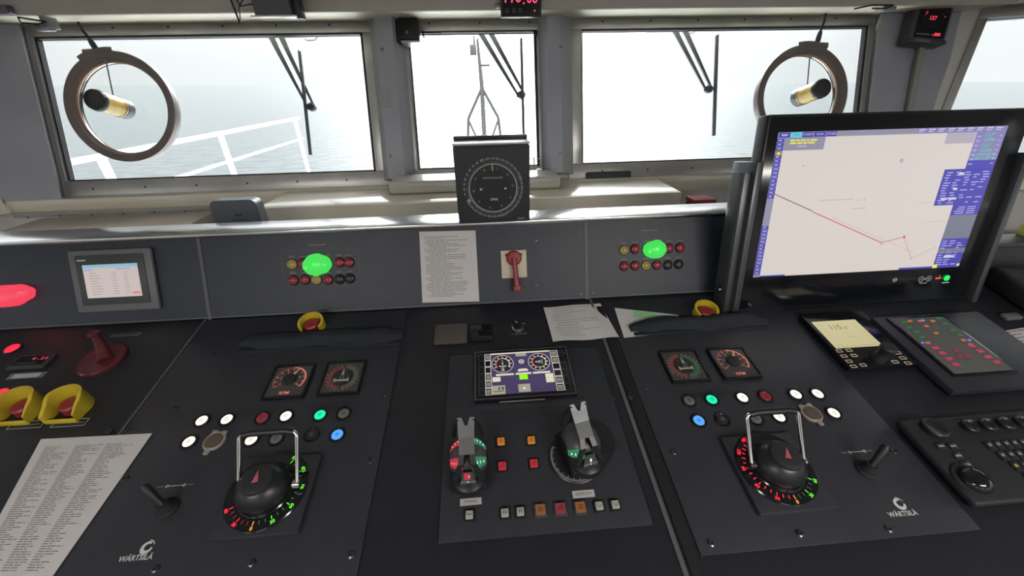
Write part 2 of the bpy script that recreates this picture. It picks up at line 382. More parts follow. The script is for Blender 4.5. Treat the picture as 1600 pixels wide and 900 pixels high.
# corner pillars and the angled walls
COR = Vector((2.08, 1.805, 1.29)); DIR4 = Vector((.756, -.654, 0)); UP4 = Vector((.0, 0, 1))
up4 = Vector((.654 * math.sin(WL), .756 * math.sin(WL), math.cos(WL)))
def angled(sgn, n):
    X = Vector((sgn * DIR4.x, DIR4.y, 0)); Y = Vector((sgn * up4.x, up4.y, up4.z)); O = Vector((sgn * COR.x, COR.y, 1.29))
    if sgn < 0: X = -X
    P = Pl(O, X, Y); mb = MB(); s = lambda v: v * (1 if sgn > 0 else -1)
    def bx(x0, x1, y0, y1, z0, z1, m=WHT): mb.box((s((x0 + x1) / 2), (y0 + y1) / 2, (z0 + z1) / 2), (x1 - x0, y1 - y0, z1 - z0), m)
    L = 2.6; a0, a1, y0, y1 = .075, 1.45, .068, .655
    bx(-.02, L, -.05, y0, -.030, -.012); bx(-.02, L, y1, y1 + .16, -.030, -.012); bx(-.02, a0, y0, y1, -.030, -.012); bx(a1, a1 + .25, y0, y1, -.030, -.012); bx(L - .15, L, y0, y1, -.030, -.012)
    o = struct('wall_right_angled' if sgn > 0 else 'wall_left_angled', mb, P.M(), smooth=0)
    mb = MB(); bx(0, L, -1.29 / math.cos(WL) * 0 - .06, 0, 0, .05, CRM); struct('trim_%d' % n, mb, P.M())
    mb = MB(); M = P.M()
    A = O.copy(); B = A + Vector((sgn * DIR4.x, DIR4.y, 0)) * L
    mid = (A + B) / 2; Mx = Matrix.Translation((mid.x, mid.y, .63)) @ Matrix.Rotation(math.atan2(sgn * DIR4.y, DIR4.x) if sgn > 0 else math.atan2(-DIR4.y, DIR4.x), 4, 'Z')
    mb.box((0, .03, 0), (L, .06, 1.26), WHT); struct('wall_right_apron' if sgn > 0 else 'wall_left_apron', mb, Mx, smooth=0)
    # window
    fr = bpy.data.objects.new('window_%d' % n, None); COL.objects.link(fr); fr.matrix_world = P.M(); fr['kind'] = 'structure'
    mb = MB()
    for (u0, u1) in ((a0, a1), (a1 + .25, L - .15)):
        for (a, b, c, d) in ((u0 - .03, u1 + .05, y0 - .06, y0), (u0 - .03, u1 + .05, y1, y1 + .05), (u0 - .03, u0, y0, y1), (u1, u1 + .05, y0, y1)):
            mb.box((s((a + b) / 2), (c + d) / 2, -.02), (b - a, d - c, .04), FRM, .003)
    mb.build('window_frame', fr)
    mb = MB()
    for (u0, u1) in ((a0, a1), (a1 + .25, L - .15)): mb.box((s((u0 + u1) / 2), (y0 + y1) / 2, -.022), (u1 - u0, y1 - y0, .006), GLASS)
    mb.build('pane', fr, smooth=0)
    # corner pillar: one broad face across the corner
    mb = MB()
    b = [(1.845, 1.80), (2.085, 1.775), (2.11, 1.815), (1.862, 1.835)]; h = .70; lx, ly = .15, .21
    t = [(1.845, 1.80 + ly), (2.085 + lx, 1.775 + ly), (2.11 + lx, 1.815 + ly), (1.862, 1.835 + ly)]
    b = [(sgn * x, y) for x, y in b]; t = [(sgn * x, y) for x, y in t]
    if sgn < 0: b.reverse(); t.reverse()
    mb.prism(b, 1.285, 1.945, PIL, top=t); struct('pillar_right' if sgn > 0 else 'pillar_left', mb, smooth=0)
angled(1, 4); angled(-1, 5)
# rest of the room behind the helmsman
mb = MB(); mb.box((0, -.6, -.03), (8.4, 5.6, .06), FLR); struct('floor', mb, smooth=0)
mb = MB(); mb.box((0, -.6, 2.30), (8.8, 5.8, .06), CEIL); struct('ceiling', mb, smooth=0)
for sgn, nm in ((1, 'wall_right'), (-1, 'wall_left')):
    x = sgn * 4.08; mb = MB()
    mb.box((x, -1.5, .6), (.08, 3.5, 1.2), WHT); mb.box((x, -1.5, 2.16), (.08, 3.5, .24), WHT)
    for y in (.15, -1.5, -3.1): mb.box((x, y, 1.62), (.08, .25, .84), WHT)
    struct(nm, mb, smooth=0)
mb = MB(); mb.box((0, -3.3, .65), (8.2, .08, 1.3), WHT); mb.box((0, -3.3, 2.16), (8.2, .08, .24), WHT)
for x in (-3.9, -2.0, 0, 2.0, 3.9): mb.box((x, -3.3, 1.67), (.7, .08, .74), WHT)
struct('wall_back', mb, smooth=0)
for sgn in (1, -1):
    mb = MB(); mb.box((sgn * 3.1, 1.3, 2.13), (1.9, 2.4, .3), CEIL) if False else None
mb = MB()
for sgn in (1, -1):
    mb.prism([(sgn * x, y) for x, y in ((2.05, 2.25), (2.05, 1.88), (2.3, 1.85), (4.1, .3), (4.5, .4), (2.4, 2.3))][::sgn], 1.955, 2.27, CEIL)
struct('ceiling_edge', mb, smooth=0)
# ================================================================== CONSOLE
con = thing('bridge_console', 'long matte black bridge control console with sloping desk and upright back panel below the windows', 'console', (0, 1.0, 0))
mb = MB(Matrix.Translation((0, -1.0, 0)))
ptop = PAN.O + PAN.Y * .236
dfr = DESK.O - DESK.Y * .86
prof = [(dfr.y, dfr.z), (DESK.O.y, DESK.O.z), (PAN.O.y, PAN.O.z + .003), (ptop.y, ptop.z), (1.155, ptop.z), (1.155, .05), (.42, .05), (.42, .80), (dfr.y, dfr.z - .05)]
YZ = Matrix(((0, 0, 1, 0), (1, 0, 0, 0), (0, 1, 0, 0), (0, 0, 0, 1)))
DSK = mat('console_paint_shaded', (.013, .015, .021), .42, noise=.15, nscale=25, bump=.15, bscale=900)  # darker copy of the console paint, lens veil gradient put into the colour
k_ = [(dfr.y, dfr.z - .05), (.42, .80), (.42, .05), (1.155, .05), (1.155, 1.0)]
mb.prism([(dfr.y, dfr.z - .02)] + k_[0:] + [(DESK.O.y + .03, 1.0), (DESK.O.y + .03, DESK.O.z - .02)], -2.0, 1.25, CON, M=YZ); mb.build('base', con, smooth=0)
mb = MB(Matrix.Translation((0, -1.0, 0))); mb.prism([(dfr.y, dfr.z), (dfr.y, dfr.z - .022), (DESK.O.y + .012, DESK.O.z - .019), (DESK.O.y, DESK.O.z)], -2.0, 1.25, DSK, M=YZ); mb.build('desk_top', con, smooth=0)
mb = MB(Matrix.Translation((0, -1.0, 0))); mb.prism([(DESK.O.y, DESK.O.z - .002), (PAN.O.y, PAN.O.z + .003), (ptop.y, ptop.z), (1.155, ptop.z), (1.155, 1.0), (DESK.O.y + .03, 1.0)], -2.0, 1.25, CON, M=YZ); mb.build('back_panel', con, smooth=0)
def onc(mb, name, parent=con, smooth=35):   # mb in world coordinates, child of a thing at translation only
    o = mb.build(name, parent, smooth=smooth); o.matrix_parent_inverse = parent.matrix_world.inverted(); return o
mb = MB(); mb.box((-.375, 1.105, ptop.z + .005), (3.25, .098, .012), ALU, .003); o = onc(mb, 'steel_ledge'); o['label'] = 'shiny brushed steel ledge'
def drect(mb, pl, bl, tr, z0, z1, m, bev=.0008):
    a = pl.p(*bl); b = pl.p(*tr); mb.box(((a.x + b.x) / 2, (a.y + b.y) / 2, (z0 + z1) / 2), (b.x - a.x, b.y - a.y, z1 - z0), m, bev)
    return a, b
# plates of the desk
mb = MB(DESK.M()); mb.box((-.527, -.42, .0015), (.565, .80, .003), CONP, .001); onc(mb, 'left_plate')
qa = d_(1108, 868); qb = d_(1535, 832); mb = MB(DESK.M()); mb.box(((.335 + qb.x) / 2, (qa.y - .03) / 2, .0015), (qb.x - .335, -qa.y - .03, .003), CONP, .001); onc(mb, 'right_plate')
mb = MB(DESK.M()); mb.box((.078, -.415, .003), (.383, .42, .006), CONP, .001); onc(mb, 'centre_plate')
# light seams between the modules
for x, w in ((-.8155, .0045), (.2985, .008)):
    mb = MB(DESK.M()); mb.box((x, -.43, .0012), (w, .85, .0024), SEAM); onc(mb, 'desk_seam')
mb = MB(DESK.M()); mb.box((.318, -.45, .0012), (.020, .80, .0024), GAP); onc(mb, 'desk_seam')
for x in (-.803, .289):
    mb = MB(PAN.M()); mb.box((x, .117, .001), (.009, .234, .002), SEAM); onc(mb, 'panel_seam')
mb = MB(PAN.M()); mb.box((-.375, .006, .0015), (3.2, .003, .003), SEAM); onc(mb, 'crease_trim')
for px, py in ((332, 555), (275, 639), (602, 620), (580, 722), (395, 881), (550, 868), (245, 890), (197, 749), (957, 624), (984, 622), (1010, 609), (1052, 708), (1248, 835), (1110, 850), (1387, 828), (1395, 707), (172, 675), (200, 672)):
    q = d_(px, py); mb = MB(DESK.M(q.x, q.y, .003)); mb.lathe([(.0062, 0), (.006, .0018), (.0035, .0032), (.003, .0012), (0, .0012)], SCR, 14); onc(mb, 'screw')
for px, py in ((770, 378), (768, 470), (908, 459), (927, 457), (838, 376), (838, 446), (766, 380)):
    q = PAN.p(px, py); mb = MB(PAN.M(q.x, q.y, 0)); mb.lathe([(.004, 0), (.003, .002), (0, .002)], SCR, 10); onc(mb, 'screw')
# maker's emblem on both desk plates
def logo(px, py, pxt, pyt, size):
    q = d_(px, py); r = d_(pxt, pyt); mb = MB(DESK.M(0, 0, .0034))
    # ring of uneven width, open at its top right
    n = 40; cx, cy = q.x, q.y; R0 = size
    for k in range(n):
        a0 = rad(60 + 300 * k / n); a1 = rad(60 + 300 * (k + 1) / n)
        def P(a, inner):
            if inner: return (cx + .12 * R0 + .55 * R0 * math.cos(a), cy + .10 * R0 + .52 * R0 * math.sin(a), 0)
            return (cx + R0 * math.cos(a), cy + R0 * math.sin(a), 0)
        mb.poly([P(a0, 0), P(a1, 0), P(a1, 1), P(a0, 1)], WTX)
    mb.arc(cx, cy + .1 * R0, R0 * .98, R0 * 1.12, rad(20), rad(95), 0, WTX, 10)
    mb.text('WÄRTSILÄ', size * 1.15, r.x, r.y, 0, WTX, bold=.02)
    return onc(mb, 'emblem')
logo(1404, 789, 1409, 804, .0100); logo(231, 857, 214, 873, .0100)

# side console to the right of the monitor
sc_ = thing('side_console', 'black side console continuing beyond the right edge of the chart monitor', 'console', (1.8, 1.0, 0))
mb = MB(Matrix.Translation((-1.8, -1.0, 0)))
prof2 = [(dfr.y, dfr.z), (DESK.O.y, DESK.O.z), (1.02, 1.205), (1.10, 1.205), (1.10, .05), (.42, .05), (.42, .8), (dfr.y, dfr.z - .05)]
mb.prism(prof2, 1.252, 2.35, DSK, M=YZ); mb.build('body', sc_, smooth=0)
mb = MB(Matrix.Translation((-1.8, -1.0, 0))); mb.box((1.8, 1.06, 1.212), (1.1, .085, .014), DGR, .003); mb.build('ledge', sc_)

# ================================================================== ROUND BUTTONS
def round_button(px, py, kind, label, group):
    q = d_(px, py)
    t = thing('push_button', label, 'button', DESK.M(q.x, q.y, .003, rot=0), group)
    mb = MB(); mb.lathe([(.0172, 0), (.0172, .002), (.0160, .0038), (.0142, .0042), (.0132, .0040), (.0120, .0028)], GLS, 32, cap=False); mb.build('bezel', t)
    lens = dict(white=(E_W, None), green=(E_G, None), blue=(E_B, None), red=(E_RD, None), grey=(mat('lens_grey', (.20, .19, .185), .4), None), black=(BLKM, None))[kind][0]
    leg = {'white': E_WI, 'green': emi('leg_green', (0, .45, .3), .6), 'blue': emi('leg_blue', (.03, .15, .7), .6), 'red': mat('leg_red', (.06, .0, .01), .5), 'grey': INKD, 'black': GTX}[kind]
    mb = MB(); mb.lathe([(.0118, 0), (.0118, .0022), (.0110, .0030), (0, .0034)], lens, 28)
    for yy, w in ((.0032, .007), (0, .010), (-.0032, .006)): mb.quad(-w / 2, yy - .0007, w / 2, yy + .0007, .00375, leg)
    mb.build('lens', t)
GL = 'round buttons on the left desk plate'; GR = 'round buttons on the right desk plate'
for a in ((317, 659, 'white', 'white lit round button, first of the upper row on the left desk plate'),
          (356, 657, 'white', 'white lit round button, second of the upper row on the left desk plate'),
          (411, 655, 'red', 'unlit dark red round button in the upper row on the left desk plate'),
          (448, 652, 'white', 'white lit round button between the dark red and the green ones, left desk plate'),
          (501, 650, 'green', 'green lit round button on the left desk plate'),
          (538, 648, 'grey', 'unlit grey round button at the right end of the upper row, left desk plate'),
          (297, 692, 'white', 'white lit round button left of the brown socket on the left desk plate'),
          (394, 689, 'white', 'white lit round button seen through the left lever handle'),
          (433, 687, 'grey', 'unlit grey round button seen through the left lever handle'),
          (488, 681, 'black', 'unlit black round button below the green one, left desk plate'),
          (528, 681, 'blue', 'blue lit round button on the left desk plate')): round_button(*a, GL)
for a in ((1076, 628, 'grey', 'unlit grey round button at the left end of the upper row, right desk plate'),
          (1111, 626, 'green', 'green lit round button on the right desk plate'),
          (1159, 623, 'white', 'white lit round button between the green and the dark red ones, right desk plate'),
          (1195, 621, 'red', 'unlit dark red round button in the upper row on the right desk plate'),
          (1242, 618, 'white', 'white lit round button right of the dark red one on the right desk plate'),
          (1276, 617, 'white', 'white lit round button at the right end of the upper row, right desk plate'),
          (1091, 659, 'blue', 'blue lit round button on the right desk plate'),
          (1128, 657, 'black', 'unlit black round button beside the blue one, right desk plate'),
          (1180, 656, 'grey', 'unlit grey round button seen through the right lever handle'),
          (1216, 653, 'white', 'white lit round button seen through the right lever handle'),
          (1301, 647, 'white', 'white lit round button right of the brown socket on the right desk plate')): round_button(*a, GR)
def socket(px, py, label, sgn):
    q = d_(px, py); t = thing('panel_socket', label, 'socket', DESK.M(q.x, q.y, .003, rot=-.12 * sgn))
    mb = MB(); mb.lathe([(.0215, 0), (.0215, .004), (.0185, .006), (.0165, .004)], CLR, 32)
    for a in (60, 120, 270): mb.box((.0205 * math.cos(rad(a)), .0205 * math.sin(rad(a)), .003), (.012, .012, .005), CLR, .002)
    mb.build('flange', t)
    mb = MB(); mb.lathe([(.0165, .002), (.0162, .006), (.010, .0072), (0, .0072)], BRN, 28); mb.build('cap', t)
    mb = MB(); mb.box((0, -.0265, .003), (.010, .008, .005), CLR, .0015); mb.build('catch', t)
socket(337, 691, 'round brown socket in a pale flange among the left desk buttons', 1)
socket(1266, 648, 'round brown socket in a pale flange among the right desk buttons', -1)

# ================================================================== SQUARE GAUGES
E_PK = emi('dial_orange', (1, .30, .20), .55); E_PKD = emi('dial_orange_dim', (.8, .22, .15), .28)
def gauge(corn, kind, label):
    P = [d_(*c) for c in corn]; cx = sum(p.x for p in P) / 4; cy = sum(p.y for p in P) / 4
    t = thing('panel_gauge', label, 'gauge', DESK.M(cx, cy, .003)); h = .048
    face = mat('gauge_face', (.055, .05, .05), .18, noise=.1, nscale=60)
    mb = MB()
    for a, b, c, d in ((-h, -h, h, -h + .0045), (-h, h - .0045, h, h), (-h, -h + .0045, -h + .0045, h - .0045), (h - .0045, -h + .0045, h, h - .0045)):
        mb.box(((a + c) / 2, (b + d) / 2, .004), (c - a, d - b, .009), GLS, .001)
    mb.build('bezel', t)
    mb = MB(); mb.box((0, 0, .0028), (.088, .088, .0056), face); z = .0060
    if kind == 'rpm':
        mb.arc(0, .004, .0355, .0375, rad(-35), rad(215), z, E_PKD, 36); mb.arc(0, .004, .034, .0375, rad(-35), rad(90), z + .0001, E_PK, 20)
        for k in range(11):
            a = rad(-35 + 25 * k); mb.line(.028 * math.cos(a), .004 + .028 * math.sin(a), .036 * math.cos(a), .004 + .036 * math.sin(a), .0016, z + .0002, E_PK)
            if k % 2 == 0: mb.text(str(int((10 - k) * 1)), .008, .0225 * math.cos(a), .004 + .0225 * math.sin(a), z + .0002, E_PK)
        mb.text('RPM', .0125, 0, -.034, z + .0002, E_PK, bold=.015)
    else:
        R1 = mat('dial_red', (.22, .05, .05), .4); G1 = mat('dial_green', (.05, .14, .07), .4); W1 = mat('dial_white', (.33, .33, .31), .4)
        mb.arc(0, 0, .026, .036, rad(95), rad(265), z, R1, 24); mb.arc(0, 0, .026, .036, rad(85), rad(-85), z, G1 if kind == 'az2' else mat('dial_greygreen', (.10, .115, .09), .4), 24)
        for k in range(24):
            a = rad(15 * k); mb.line(.036 * math.cos(a), .036 * math.sin(a), .041 * math.cos(a), .041 * math.sin(a), .0012, z, W1)
    mb.build('dial', t)
    if kind == 'rpm':
        mb = MB(); mb.lathe([(.0155, .006), (.0150, .0105), (.012, .0118), (0, .0122)], BLKM, 28, Matrix.Translation((0, .004, 0)))
        mb.build('hub', t)
        a = rad(62); mb = MB(); mb.poly([(.013 * math.cos(a - .3), .004 + .013 * math.sin(a - .3), .0105), (.033 * math.cos(a), .004 + .033 * math.sin(a), .0105), (.013 * math.cos(a + .3), .004 + .013 * math.sin(a + .3), .0105)], mat('needle_orange', (.7, .4, .2), .5)); mb.build('needle', t)
    else:
        mb = MB(); W2 = mat('needle_white', (.40, .40, .38), .4)
        mb.lathe([(.0225, .006), (.022, .0085), (0, .009)], mat('rotor_dark', (.02, .022, .024), .3), 32); mb.build('rotor', t)
        mb = MB(); mb.prism([(-.0035, .006), (.0035, .006), (0, .024)], .009, .0102, W2); mb.prism([(-.014, -.013), (.014, -.013), (.014, -.009), (-.014, -.009)], .009, .0102, W2)
        for s in (-1, 1): mb.prism([(s * .014, -.015), (s * .0175, -.015), (s * .0175, -.005), (s * .014, -.005)][::s], .009, .0102, W2)
        mb.line(-.004, -.009, -.0025, .006, .001, .0102, W2); mb.line(.004, -.009, .0025, .006, .001, .0102, W2)
        mb.build('pointer', t)
gauge([(432, 574), (498, 572), (476, 626), (408, 628)], 'rpm', 'square gauge with orange RPM scale on the left desk plate')
gauge([(513, 570), (576, 567), (561, 618), (496, 621)], 'az', 'square thrust direction gauge, greyish dial, left desk plate')
gauge([(1027, 552), (1085, 550), (1111, 598), (1047, 603)], 'az2', 'square thrust direction gauge, red and green dial, right desk plate')
gauge([(1102, 549), (1159, 547), (1190, 592), (1129, 596)], 'rpm', 'square gauge with orange RPM scale on the right desk plate')

# ================================================================== AZIMUTH LEVERS WITH CHROME HANDLE
def azimuth_lever(cx, cy, x0, x1, y0, y1, hx0, hx1, rot, rng, label):
    t = thing('azimuth_lever', label, 'control lever', DESK.M(cx, cy, .003)); 
    mb = MB(); mb.box(((x0 + x1) / 2 - cx, (y0 + y1) / 2 - cy, .005), (x1 - x0, y1 - y0, .010), CONP, .002); mb.build('base_plate', t)
    mb = MB(); mb.lathe([(.073, .010), (.073, .012), (.071, .014), (.050, .015), (.048, .017), (0, .017)], GLS, 48); mb.build('scale_ring', t)
    lo, hi, mid, flip = rng
    mb = MB(); n = 36
    for k in range(lo, hi + 1):
        a = rad(k * 10) ; c, s = math.cos(a), math.sin(a)
        side = k > mid
        big = (k - mid) % 3 == 0
        if k == mid: m = E_AM
        elif side: m = E_LG if big else E_LGD
        else: m = E_R if (big or flip) else emi('led_red_dim', (.5, .03, .05), .55)
        mb.line(.0545 * c, .0545 * s, .0615 * c, .0615 * s, .0016, .0155, m)
        if big: mb.text(str(abs(k - mid) * 10 // 1) if k != mid else '0', .0085, .0665 * c, .0665 * s, .0155, m, rot=a + PI / 2, bold=.04)
    mb.build('scale_marks', t)
    # dome: squat hull with two shoulders
    D = Matrix.Rotation(rot, 4, 'Z') @ Matrix.Diagonal((1.0, 1.0, 1, 1))
    mb = MB(D); mb.lathe([(.0475, .017), (.0490, .024), (.047, .034), (.041, .045), (.033, .053), (.0245, .058)], BLK, 48, sx=1.0, sy=.93)
    for s in (-1, 1): mb.lathe([(.004, 0), (.004, .003), (0, .003)], GAP, 10, Matrix.Translation((s * .036, .012, .044)) @ Matrix.Rotation(s * .7, 4, 'Y'))
    dome = mb.build('dome', t)
    mb = MB(D); mb.lathe([(.0285, .0555), (.0270, .061), (.022, .0635), (0, .0635)], BLKM, 36); mb.build('cap', dome)
    mb = MB(D); mb.prism([(-.0055, -.008), (.0055, -.008), (.003, .014)], .0636, .0642, mat('arrow_pink', (.55, .10, .12), .5)); mb.build('arrow', dome)
    mb = MB(); r = .0038; a = hx0 - cx; b = hx1 - cx; zf = .033; L = (-.0, .068, .072)
    dv, dz = .066, .066
    pts = [(a, 0, zf)]
    for k in range(1, 6): f = k / 6; pts.append((a, dv * f, zf + dz * f))
    for k in range(5):
        u = rad(90 * k / 4); e = .008; pts.append((a + e - e * math.cos(u), dv - (e - e * math.sin(u)) * .7, zf + dz - (e - e * math.sin(u)) * .7))
    for p in list(reversed(pts)): pts.append((b - (p[0] - a), p[1], p[2]))
    mb.tube(pts, r, CHR, 12); hnd = mb.build('handle', t)
    mb = MB(); mb.tube([(a + .006, dv, zf + dz), (a + .02, dv + .002, zf + dz + .002), (b - .02, dv + .002, zf + dz + .002), (b - .006, dv, zf + dz)], .0070, BLK, 14); mb.build('grip', hnd)
    for x in (a, b):
        mb = MB(); mb.lathe([(.008, -.006), (.008, .006)], CHR if x == b else BLK, 16, Matrix.Translation((x * .97, 0, zf - .004)) @ Matrix.Rotation(PI / 2, 4, 'Y'))
        mb.build('pivot', t)
azimuth_lever(-.441, -.515, -.513, -.360, -.592, -.448, -.483, -.378, .25, (-15, 6, -9, False), 'azimuth lever with chrome loop handle on the left desk plate')
azimuth_lever(.542, -.547, .466, .618, -.627, -.478, .485, .590, -.25, (12, 33, 27, True), 'azimuth lever with chrome loop handle on the right desk plate')

# ================================================================== THRUSTER LEVERS ON THE CENTRE PLATE
E_WR = emi('window_red', (.62, .03, .06), .75); E_WG = emi('window_green', (.03, .28, .13), .7); E_DOT = emi('led_dot', (.8, 1, .85), 1.1); E_DOTR = emi('led_dot_red', (1, .35, .3), 1.1)
def thruster_lever(px, py, rot, sc, full, label):
    q = d_(px, py); t = thing('thruster_lever', label, 'control lever', DESK.M(q.x, q.y, .006, rot=rot) @ Matrix.Scale(sc, 4))
    # local: x across, y away, z up; drum axis along x
    r = .047; zc = .040; hw = .040; XR = Matrix.Rotation(PI / 2, 4, 'Y')
    mb = MB()
    out = [(-.058, .0), (.056, .0), (.056, .018)] + [(.0 + r * math.cos(rad(a)), zc + r * math.sin(rad(a))) for a in range(-10, 171, 12)] + [(-.060, .040), (-.064, .022)]
    out2 = [(x, y) for x, y in out]
    mb.mi(BLK)
    prof_ = [(u, v) for u, v in out2]; sec = []
    for f in (-1, -.92, -.7, -.35, 0, .35, .7, .92, 1):
        sh = 1 - .42 * abs(f) ** 3
        sec.append([mb.b.verts.new((f * hw, u * (1 - .10 * abs(f) ** 3), v * sh)) for u, v in prof_])
    for a_, b_ in zip(sec, sec[1:]):
        for k in range(len(prof_)): mb.b.faces.new((a_[k], a_[(k + 1) % len(prof_)], b_[(k + 1) % len(prof_)], b_[k]))
    mb.b.faces.new(sec[0]); mb.b.faces.new(sec[-1][::-1])
    mb.lathe([(0, -.020), (.020, -.018), (.034, -.008), (.040, .004), (.036, .018), (.022, .027), (0, .030)], BLK, 32, Matrix.Translation((0, -.036, .020)))
    mb.build('housing', t, smooth=40)
    # drum shells left and right of the lever slot
    for s in (-1, 1):
        mb = MB()
        M = Matrix.Translation((0, 0, zc)) @ Matrix(((0, 0, 1, 0), (1, 0, 0, 0), (0, 1, 0, 0), (0, 0, 0, 1)))   # (u,v,w)->(w,u,v): angle in yz, w along x
        def band(a0, a1, m, rr=r + .002, x0=.010, x1=hw):
            n = max(2, int(abs(a1 - a0) / 8))
            for k in range(n):
                u0 = rad(a0 + (a1 - a0) * k / n); u1 = rad(a0 + (a1 - a0) * (k + 1) / n)
                P = lambda u, x: ((rr - .024 * (x / hw) ** 3) * math.cos(u), (rr - .024 * (x / hw) ** 3) * math.sin(u), x * s)
                for q_ in range(5):
                    xa, xb = x0 + (x1 - x0) * q_ / 5, x0 + (x1 - x0) * (q_ + 1) / 5
                    mb.poly([P(u0, xa), P(u1, xa), P(u1, xb), P(u0, xb)], m, M)
        drum = mat('drum_grey', (.065, .068, .072), .35)
        if full:
            m1, dm = (E_WR, E_DOTR) if s < 0 else (E_WG, E_DOT)
            band(12, 52, drum); band(52, 78, m1); band(78, 112, drum); band(112, 142, m1); band(142, 165, drum)
            lits = ((65, dm), (127, dm))
        else:
            band(12, 128, drum)
            if s < 0: band(128, 158, E_WG, x1=hw)
            else: band(128, 158, drum)
            lits = ((143, E_DOT),) if s < 0 else ()
        for a, dm in lits:
            for k in range(4):
                x = s * (.015 + k * .0065); u = rad(a); rr = r + .0026 - .024 * (abs(x) / hw) ** 3
                mb.box((rr * math.cos(u), rr * math.sin(u), x), (.0035, .0035, .0014), dm, M=M)
        mb.prism([(hw * s * .98, 0), (hw * s * 1.08, 0), (hw * s * 1.08, 1), (hw * s * .98, 1)][::s], 0, .001, BLK) if False else None
        mb.lathe([(r - .022, hw - .001), (r * .4, hw + .002), (0, hw + .002)], BLK, 32, Matrix.Translation((0, 0, zc)) @ Matrix.Rotation(s * PI / 2, 4, 'Y'))
        bmesh.ops.remove_doubles(mb.b, verts=mb.b.verts, dist=1e-5)
        o = mb.build('drum', t, smooth=30)
        o['label'] = 'drum with lit scale windows' if full or s < 0 else 'plain dark drum'
    # lever: bent fork plate rising from the drum, legs straddling the small display
    mb = MB(); Lm = BLK
    def plate(pts, m, th=.0045):
        """strip sections: list of (x_left, x_right, y, z)"""
        for (a, b) in zip(pts, pts[1:]):
            P = [Vector((a[0], a[2], a[3])), Vector((a[1], a[2], a[3])), Vector((b[1], b[2], b[3])), Vector((b[0], b[2], b[3]))]
            n = (P[1] - P[0]).cross(P[3] - P[0]).normalized() * th
            vs = [mb.b.verts.new(mb.T @ p) for p in P] + [mb.b.verts.new(mb.T @ (p - n)) for p in P]; i = mb.mi(m)
            for f in ((0, 1, 2, 3), (7, 6, 5, 4), (0, 4, 5, 1), (1, 5, 6, 2), (2, 6, 7, 3), (3, 7, 4, 0)):
                fc = mb.b.faces.new([vs[k] for k in f]); fc.material_index = i
    plate([(-.034, -.022, -.052, .052), (-.020, -.008, -.036, .088), (-.0165, -.005, -.020, .100)], Lm)
    plate([(.022, .034, -.052, .052), (.008, .020, -.036, .088), (.005, .0165, -.020, .100)], Lm)
    mb.build('lever_leg', t)
    mb = MB()
    plate([(-.0165, .0165, -.020, .100), (-.017, .017, .010, .116), (-.018, .018, .030, .130)], LEVM)
    plate([(-.018, -.003, .030, .130), (-.019, -.009, .042, .142)], LEVM); plate([(.003, .018, .030, .130), (.009, .019, .042, .142)], LEVM)
    mb.build('fork_grip', t)
    mb = MB()
    for s in (-1, 1): mb.tube([(s * .016, .040, .139), (s * .026, .046, .105), (s * .034, .044, .062)], .0035, BLK, 8)
    mb.build('stay', t)
    mb = MB(); mb.prism([(-.018, -.0), (.018, -.0), (.010, .030), (-.010, .030)], 0, .003, DGR, M=Matrix.Translation((0, -.056, .044)) @ Matrix.Rotation(rad(62), 4, 'X'))
    T = Matrix.Translation((0, -.056, .044)) @ Matrix.Rotation(rad(62), 4, 'X')
    mb.quad(-.016, .006, .016, .0085, .0034, mat('scale_olive', (.20, .22, .17), .5), T)
    if full: mb.quad(-.008, .012, .005, .028, .0036, E_WR, T); mb.disc(.003, .020, .002, .0038, E_DOTR, M=T)
    else: mb.quad(-.001, .012, .003, .020, .0036, E_DOT, T)
    mb.quad(-.0008, .0055, .0008, .009, .0042, E_DOT, T)
    mb.build('pointer_window', t)
    T = Matrix.Translation((0, -.0655, .026)) @ Matrix.Rotation(rad(72), 4, 'X')
    mb = MB(T); mb.box((0, 0, .001), (.012, .008, .003), emi('small_window_blue', (.25, .36, .42), .7), .0008); mb.build('lit_window', t)
    if not full:
        pass
    return t
thruster_lever(735, 732, 0, .86, True, 'thruster lever with red and green lit drum windows above the TUNNEL plate')
zl = thruster_lever(903, 708, .20, .86, False, 'dark thruster lever on a round dial above the AZIMUTH plate')
q = Vector((.153, -.495)); mb = MB(DESK.M(q.x, q.y, .006))
mb.lathe([(.0525, 0), (.0525, .004), (.050, .006), (0, .006)], BLK, 48)
for k in range(60):
    a = rad(150 + k * 180 / 59); r1 = .0495; r0 = .0455 if k % 5 else .042; mb.line(r0 * math.cos(a), r0 * math.sin(a), r1 * math.cos(a), r1 * math.sin(a), .0008, .0064, WTX)
o = mb.build('dial_base', zl); o.matrix_parent_inverse = zl.matrix_world.inverted(); o['label'] = 'round black dial with fine white graduations'
mb = MB(DESK.M(.19, -.475, .006)); mb.lathe([(.045, 0), (.045, .030), (.040, .042), (.02, .045), (0, .045)], BLK, 40)
o = mb.build('side_wheel', zl); o.matrix_parent_inverse = zl.matrix_world.inverted()

